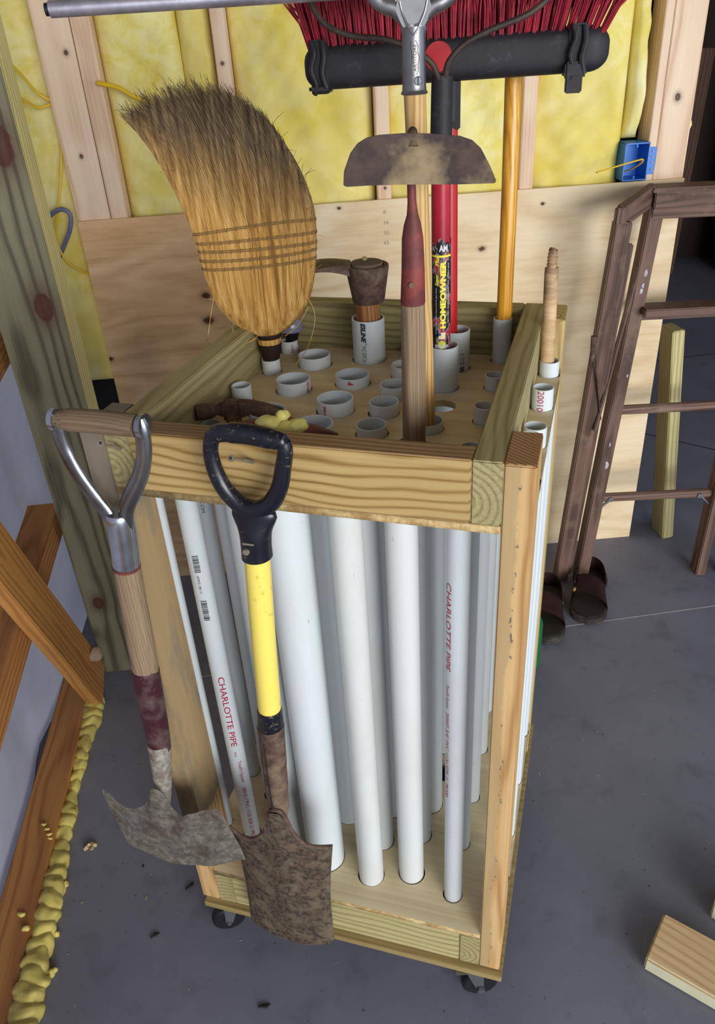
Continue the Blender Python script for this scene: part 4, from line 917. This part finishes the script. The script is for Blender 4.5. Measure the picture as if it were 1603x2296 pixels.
nk = [(.2640, 1.141, .012, .008), (.2642, 1.137, .023, .0105), (.2645, 1.131, .0305, .0115), (.2645, 1.124, .0315, .0125), (.2640, 1.116, .0285, .0145), (.2635, 1.108, .0250, .0170), (.2628, 1.100, .0225, .0195), (.2620, 1.090, .0212, .0208), (.2610, 1.078, .0208, .0208), (.2605, 1.068, .0208, .0208), (.2600, 1.060, .0212, .0212), (.2600, 1.059, .0185, .0185)]
sheet(B, [[Q(cx_+rx_*cos(2*pi*k/32), y0+ry_*sin(2*pi*k/32), z_) for k in range(32)] for cx_, z_, rx_, ry_ in nk], closed_u=True)
g_ = f('d_grip', B, 'blackglossy')
B = nb(); tube(B, [Q(.256, y0-.0200, 1.080), Q(.256, y0-.0235, 1.080)], [.0048, .0042], 16); finish('rivet', B, 'screw', g_)
B = nb(); box(B, Q(.2520, y0-.0212, 1.0905), Q(.2680, y0-.0202, 1.0935), .0004); finish('maker_mark', B, 'screw', g_)
B = nb(); tube(B, [Q(.2600, y0, 1.066), Q(.252, -.039, .92), Q(.2445, -.041, .768)], [.0178, .0178, .0178], 26); f('shaft', B, 'yellowfibre')
B = nb(); tube(B, smoothpath([Q(.2448, -.041, .778), Q(.2442, -.041, .765), Q(.2425, -.0415, .735)], 3), [.0186, .0194, .0198, .0200, .0205, .0208, .0210], 26); f('collar', B, 'blackglossy')
B = nb(); tube(B, smoothpath([Q(.2428, -.042, .742), Q(.2424, -.042, .728), Q(.2390, -.0425, .66), Q(.2365, -.043, .60), Q(.2345, -.044, .545), Q(.2340, -.047, .49)], 4), [.0215, .0216, .0214, .0212, .0210]+[.0205]*4+[.0195]*4+[.0180]*4+[.014, .011, .008, .005], 24)
so = f('socket', B, 'rust')
B = nb(); tube(B, [Q(.2375, -.0635, .72), Q(.2345, -.0640, .64), Q(.2330, -.0635, .58), Q(.2325, -.060, .535)], [.0006, .0008, .0016, .0030], 6); finish('socket_seam', B, 'bug', so)
TP = [(0, (.1305, -.040, .4600)), (.06, (.141, -.043, .4560)), (.14, (.155, -.046, .4520)), (.22, (.172, -.048, .4545)), (.30, (.187, -.049, .4640)), (.37, (.203, -.050, .4850)), (.42, (.2135, -.051, .508)), (.47, (.222, -.052, .545)), (.50, (.2310, -.053, .560)), (.54, (.2450, -.053, .560)), (.58, (.2530, -.052, .540)), (.63, (.2590, -.051, .512)), (.69, (.2680, -.050, .490)), (.76, (.2800, -.049, .4755)), (.86, (.3000, -.046, .4700)), (1, (.3235, -.040, .4690))]
BP = [(0, (.1330, -.044, .185)), (.08, (.1400, -.047, .172)), (.3, (.187, -.052, .1600)), (.6, (.245, -.053, .1570)), (.9, (.296, -.048, .1660)), (1, (.3060, -.042, .178))]
B = nb(); g = []
for j in range(31):
    v = j/30; row = []
    for i in range(49):
        u = i/48; p = polyl(TP, u).lerp(polyl(BP, u), v); side = sin(pi*v)
        p.x += (.006*side*(1-u)**2) - (.006*side*u**2); p.y += -.010*(1-(2*u-1)**2)*(1-.4*v) - .006*math.exp(-((u-.5)/.10)**2)*(1-v)**1.5
        row.append(Q(*p))
    g.append(row)
sheet(B, g, thick=.0022)
bl = f('blade', B, 'blade', sharp=60)
B = nb()
for rg in ([TP[k][1] for k in range(0, 9)], [TP[k][1] for k in range(8, 16)]): tube(B, smoothpath([Q(p[0], p[1]-.004-.006*(1-abs(2*(p[0]-.13)/.19-1)), p[2]-.001) for p in rg], 4), .0038, 8)
finish('rolled_step', B, 'rust', bl)

e, f, Q = hung('round_shovel', .045, -.04, 'mud-caked old shovel with chrome Y-grip, grey wooden grip and shaft, short worn blade', 'shovel')
B = nb(); tube(B, smoothpath([Q(.008, y0, 1.2405), Q(.012, y0, 1.2410), Q(.060, y0, 1.2420), Q(.110, y0, 1.2410), Q(.118, y0, 1.2405)], 4), [.0130]*5+[.0155]*7+[.0150]*5, 22); f('wooden_grip', B, 'gripwood')
B = nb()
def strap(path, wds, nm='grip_arm'):
    P = smoothpath(path, 6); g = []
    for i, p in enumerate(P):
        t = i/(len(P)-1); k = t*(len(wds)-1); a = int(min(len(wds)-2, k)); w = wds[a]*(1-(k-a))+wds[a+1]*(k-a)
        d = (P[min(i+1, len(P)-1)]-P[max(0, i-1)]).normalized(); n_ = Vector((d.z, 0, -d.x)).normalized()
        g.append([p+n_*(w*cos(a_))+Vector((0, -w*.75*sin(a_)-.002, 0)) for a_ in [pi*m/12 for m in range(13)]])
    return g
for pth in ([Q(.0035, y0, 1.252), Q(.0015, y0, 1.232), Q(.0030, y0, 1.200), Q(.0130, y0, 1.163), Q(.0290, y0, 1.130), Q(.0430, y0, 1.105), Q(.0500, y0, 1.080)], [Q(.1250, y0, 1.252), Q(.1270, y0, 1.234), Q(.1230, y0, 1.203), Q(.1100, y0, 1.170), Q(.0920, y0, 1.142), Q(.0760, y0, 1.115), Q(.0660, y0, 1.080)]):
    B = nb(); sheet(B, strap(pth, [.0095, .0115, .0110, .0115, .0120, .0115, .0105]), thick=.0018); f('grip_arm', B, 'chrome')
for x in (.0, .128): B = nb(); tube(B, [Q(x-.004, y0, 1.2405), Q(x+.004, y0, 1.2405)], [.0155, .0165], 24); f('grip_end', B, 'chrome')
B = nb(); tube(B, [Q(.1325, y0, 1.2405), Q(.1345, y0, 1.2405)], [.0055, .0045], 14); f('grip_rivet', B, 'steel')
B = nb(); tube(B, smoothpath([Q(.0590, y0, 1.105), Q(.0580, y0, 1.085), Q(.0550, y0, 1.050), Q(.0500, y0, 1.013)], 5), [.0165, .018, .019, .0195, .0198]+[.0198]*5+[.0197]*6, 26); f('chrome_socket', B, 'chrome')
B = nb(); tube(B, [Q(.0500, y0, 1.0155), Q(.0495, y0, 1.0105)], [.0204, .0204], 26); f('socket_rim', B, 'rustred')
B = nb(); tube(B, smoothpath([Q(.0500, y0, 1.014), Q(.0440, -.038, .91), Q(.0385, -.041, .808)], 4), [.0198]*4+[.0205]*5, 26); f('shaft', B, 'greywood')
B = nb(); tube(B, smoothpath([Q(.0385, -.041, .812), Q(.0380, -.042, .800), Q(.0345, -.045, .71), Q(.0320, -.048, .640)], 4), [.0214, .0218, .0219, .0219, .0218, .0216, .0214, .0212, .0208, .0202, .0196, .0190, .0185], 26); f('painted_collar', B, 'darkred')
B = nb(); tube(B, smoothpath([Q(.0320, -.048, .655), Q(.0300, -.051, .620), Q(.0260, -.054, .575), Q(.0210, -.057, .530), Q(.0180, -.060, .480)], 4), [.0193, .0192, .0190, .0186, .0180, .0176, .0172, .0168, .0164, .0158, .0150, .0142, .013, .011, .009, .007, .004], 24); f('socket', B, 'bladegrey')
TP = [(0, (-.1060, -.062, .5130)), (.05, (-.094, -.064, .5130)), (.12, (-.075, -.066, .4995)), (.2, (-.052, -.067, .4950)), (.28, (-.030, -.066, .4990)), (.34, (-.013, -.065, .510)), (.39, (.001, -.063, .532)), (.43, (.011, -.061, .560)), (.47, (.022, -.060, .575)), (.51, (.034, -.060, .572)), (.55, (.0385, -.061, .545)), (.59, (.045, -.063, .520)), (.64, (.055, -.065, .506)), (.68, (.064, -.065, .503)), (.70, (.071, -.064, .513)), (.85, (.1, -.062, .522)), (.95, (.128, -.058, .5260)), (1, (.138, -.052, .470))]
BP = [(0, (-.1050, -.062, .5060)), (.1, (-.098, -.064, .450)), (.25, (-.072, -.066, .385)), (.42, (-.017, -.068, .366)), (.65, (.051, -.068, .366)), (.82, (.100, -.066, .376)), (1, (.156, -.055, .388))]
B = nb(); g = []
for j in range(25):
    v = j/24; row = []
    for i in range(53):
        u = i/52; p = polyl(TP, u).lerp(polyl(BP, u), v); p.y += -.012*sin(pi*u) - .008*math.exp(-((u-.47)/.07)**2)*(1-v) + .0016*sin(23*u+5*v)
        row.append(Q(*p))
    g.append(row)
sheet(B, g, thick=.0024); f('blade', B, 'bladegrey', sharp=60)
B = nb(); prism(B, [(-.0, 0), (.008, .004), (.003, -.012)], 0, .002); 
for v in B.verts: v.co += Q(-.085, -.068, .395)
f('mud_crumb', B, 'bladegrey')

# ================================================================ stepladder leaning on the plywood
e = empty('stepladder', (.75, 2.15, 0), 0, 'old brown wooden stepladder, folded and leaning on the pale plywood', 'stepladder'); f = tfin(e)
O = Vector((.75, 2.15, 0)); DX = Vector((.40, -.014, 0)).normalized(); DY = Vector((-DX.y, DX.x, 0))
def beam(p, q, w, d, mat, nm, wd=DX, bev=.003):
    """rectangular bar from p to q, width w along wd, depth d across"""
    p, q = Vector(p)-O, Vector(q)-O; Z = (q-p).normalized(); X = (wd-Z*wd.dot(Z)).normalized(); Y = Z.cross(X)
    B = nb(); L = (q-p).length; box(B, (-w/2, -d/2, -L/2), (w/2, d/2, L/2), bev)
    o = pith(f(nm, B, mat), .03, .04, .02); o.matrix_local = Matrix.Translation((p+q)/2) @ Matrix((X, Y, Z)).transposed().to_4x4(); return o
topL, footL = Vector((.884, 2.262, 1.195)), Vector((.756, 2.152, 0)); RX = DX*.405
sl = beam(footL, topL, .040, .058, 'ladderwood', 'side_rail'); beam(footL+RX, topL+RX*.86, .032, .058, 'ladderwood', 'side_rail')
rtop, rfoot = Vector((.748, 2.133, 1.185)), Vector((.684, 2.152, 0))
beam(rfoot+Vector((.004, 0, 0)), rtop+Vector((.004, 0, 0)), .044, .040, 'ladderwood', 'back_leg'); beam(rfoot+RX*1.38+Vector((.0, .0, 0)), rtop+RX*1.25, .036, .036, 'ladderwood', 'back_leg')
beam(rfoot+Vector((.028, -.004, .02)), rtop+Vector((.030, -.002, -.06)), .020, .018, 'ladderwood', 'back_leg')
cp = Vector((.862, 2.262, 1.235)); beam(cp+Vector((0, 0, .004)), cp+DX*.40+Vector((0, -.02, .004)), .012, .080, 'ladderwood', 'top_cap', Vector((0, 0, 1)))
beam(cp+Vector((.004, -.034, -.022)), cp+DX*.40+Vector((0, -.056, -.022)), .042, .018, 'ladderwood', 'apron', Vector((0, 0, 1)))
beam(cp+Vector((.004, -.026, -.056)), cp+DX*.40+Vector((0, -.046, -.056)), .030, .018, 'ladderwood', 'apron', Vector((0, 0, 1)))
beam(cp+Vector((.004, -.010, -.010)), Vector((.742, 2.125, 1.198)), .062, .020, 'ladderwood', 'cap_bracket', Vector((0, 0, 1)))
beam((.742, 2.122, 1.222), (.742, 2.128, 1.125), .03, .02, 'ladderwood', 'cap_bracket')
def onrail(z): return footL.lerp(topL, z/1.195)
p = onrail(.915); tr = beam(p+Vector((.01, -.03, 0)), p+DX*.39+Vector((0, -.03, 0)), .022, .075, 'ladderwood', 'step', Vector((0, 0, 1)))
beam(p+Vector((.01, .0, -.024)), p+DX*.39+Vector((0, .0, -.024)), .018, .05, 'ladderwood', 'step_support', Vector((0, 0, 1)))
def rod(p, q, r, mat, nm, n=14): B = nb(); tube(B, [Vector(p)-O, Vector(q)-O], r, n); return f(nm, B, mat)
p = onrail(.60); rod(p, p+DX*.43, .0155, 'ladderwoodx', 'rung'); p = onrail(.30)-Vector((.02, 0, 0)); rod(p, p+DX*.46, .0148, 'ladderwoodx', 'rung')
beam(rfoot+Vector((.052, -.036, .58)), rfoot+Vector((.150, .040, 1.05)), .010, .022, 'ladderwood', 'spreader_bar')
def steelbar(pts, nm, r=.0032): B = nb(); tube(B, [Vector(q)-O for q in pts], r, 8, True, 1.8); return f(nm, B, 'rust' if 'spread' in nm else 'steel')
steelbar([(.70, 2.10, .88), (.702, 2.10, .86), (.735, 2.115, .70), (.752, 2.12, .615)], 'spreader', .003)
B = nb(); tube(B, [Vector((.698, 2.098, .885))-O, Vector((.700, 2.10, .81))-O], [.009, .007], 8); f('hinge_plate', B, 'rust')
for s, px in ((1, onrail(.30)+Vector((.045, -.016, .0))), (-1, onrail(.30)+DX*.335+Vector((0, -.016, 0)))):
    q = px+Vector((-s*.052, .0, -.052)); B = nb(); tube(B, [px-O, px.lerp(q, .5)-O, q-O], [.0052, .0036, .0036], 8); b_ = f('rung_brace', B, 'steel')
    B = nb(); tube(B, [px-O+Vector((0, -.004, 0)), px-O+Vector((0, .006, 0))], .0085, 14); finish('bolt', B, 'steel', b_)
B = nb()
for (z, dx, s) in [(1.02, .002, .006), (.985, .0, .004), (.97, -.001, .005), (.50, 0, .004), (.43, .004, .007), (.72, .01, .003)]:
    q = onrail(z)+Vector((dx, -.030, 0))-O; blob(B, q, s, (.7, .3, 1.8), 2, .4, int(z*100))
f('paint_drips', B, plain('pale paint drips', 'c9c3cc', .5))

# ================================================================ sandals
def sandal(loc, ang, label, tagdot, ln=.285, group=None):
    e = empty('sandal', (*loc, 0), ang, label, 'sandal', 'pair of brown sandals'); f = tfin(e)
    def hw(t): return .057*(1-(max(0, .22-t)/.22)**2.2)**.5*(1-.16*sin(pi*min(1, max(0, (t-.35)/.5))))*(1-(max(0, t-.80)/.2)**2.2)**.5+.0008
    outl = [(hw(t)*1, t*ln) for t in [k/24 for k in range(25)]]; poly = outl+[(-x, y) for x, y in outl[::-1][1:-1]]
    B = nb(); prism(B, poly, .0, .024, 'xy', .003); prism(B, [(x*1.03, y*1.01-.001) for x, y in poly], .009, .014, 'xy', .001); f('sole', B, 'sole')
    B = nb(); prism(B, [(x*.88, .008+y*.945) for x, y in poly], .024, .029, 'xy', .001); f('insole', B, 'insole')
    def arch(t0, t1, h0, h1, skew, nm, th=.0028):
        B = nb(); g = []
        for j in range(9):
            t = t0+(t1-t0)*j/8; h = h0+(h1-h0)*j/8
            g.append([Vector((hw(min(.98, t))*1.03*cos(a), (t+skew*cos(a))*ln, .014+(h-.014)*max(0, sin(a))**.65)) for a in [pi*k/20 for k in range(21)]])
        sheet(B, g, thick=th); return f(nm, B, 'sandal', sharp=70)
    arch(.30, .58, .062, .082, -.07, 'upper_strap')
    B = nb(); g = []
    for j in range(7):
        z = .016+.050*j/6; row = []
        for k in range(33):
            a = -.08+(pi+.16)*k/32; t = .72+.285*sin(a); x = .050*(1-.07*j/6)*cos(a); row.append(Vector((x, t*ln, z+.006*sin(a)*j/6-(.012*(1-sin(max(0, min(pi, a)))))*j/6)))
        g.append(row)
    sheet(B, g, thick=-.003); f('heel_counter', B, 'sandal', sharp=70)
    for s in (-1, 1):
        B = nb(); tube(B, [(s*.050, .52*ln, .055), (s*.049, .66*ln, .048), (s*.047, .78*ln, .052)], .006, 8, True, .5); f('side_strap', B, 'sandal')
    if tagdot: B = nb(); tube(B, [(-.0465, .40*ln, .050), (-.0525, .40*ln, .052)], [.008, .007], 12); f('stud_button', B, 'tag')
sandal((.708, 1.893), -.32, 'right brown leather sandal, under the near feet of the stepladder', True)
sandal((.555, 1.815), -.26, 'left brown leather sandal, half hidden behind the cart post', False)
B = nb(); B_ = [(.0, 0, .0), (.02, 0, .02), (.03, 0, .10), (.02, 0, .19)]; lathe(B, [(.05, 0), (.058, .01), (.058, .16), (.045, .19), (.02, .2)], 20); 
tag(finish('green_bottle', B, 'green', loc=(.462, 1.745, 0)), 'green plastic container barely peeking out behind the right side of the cart', 'container')
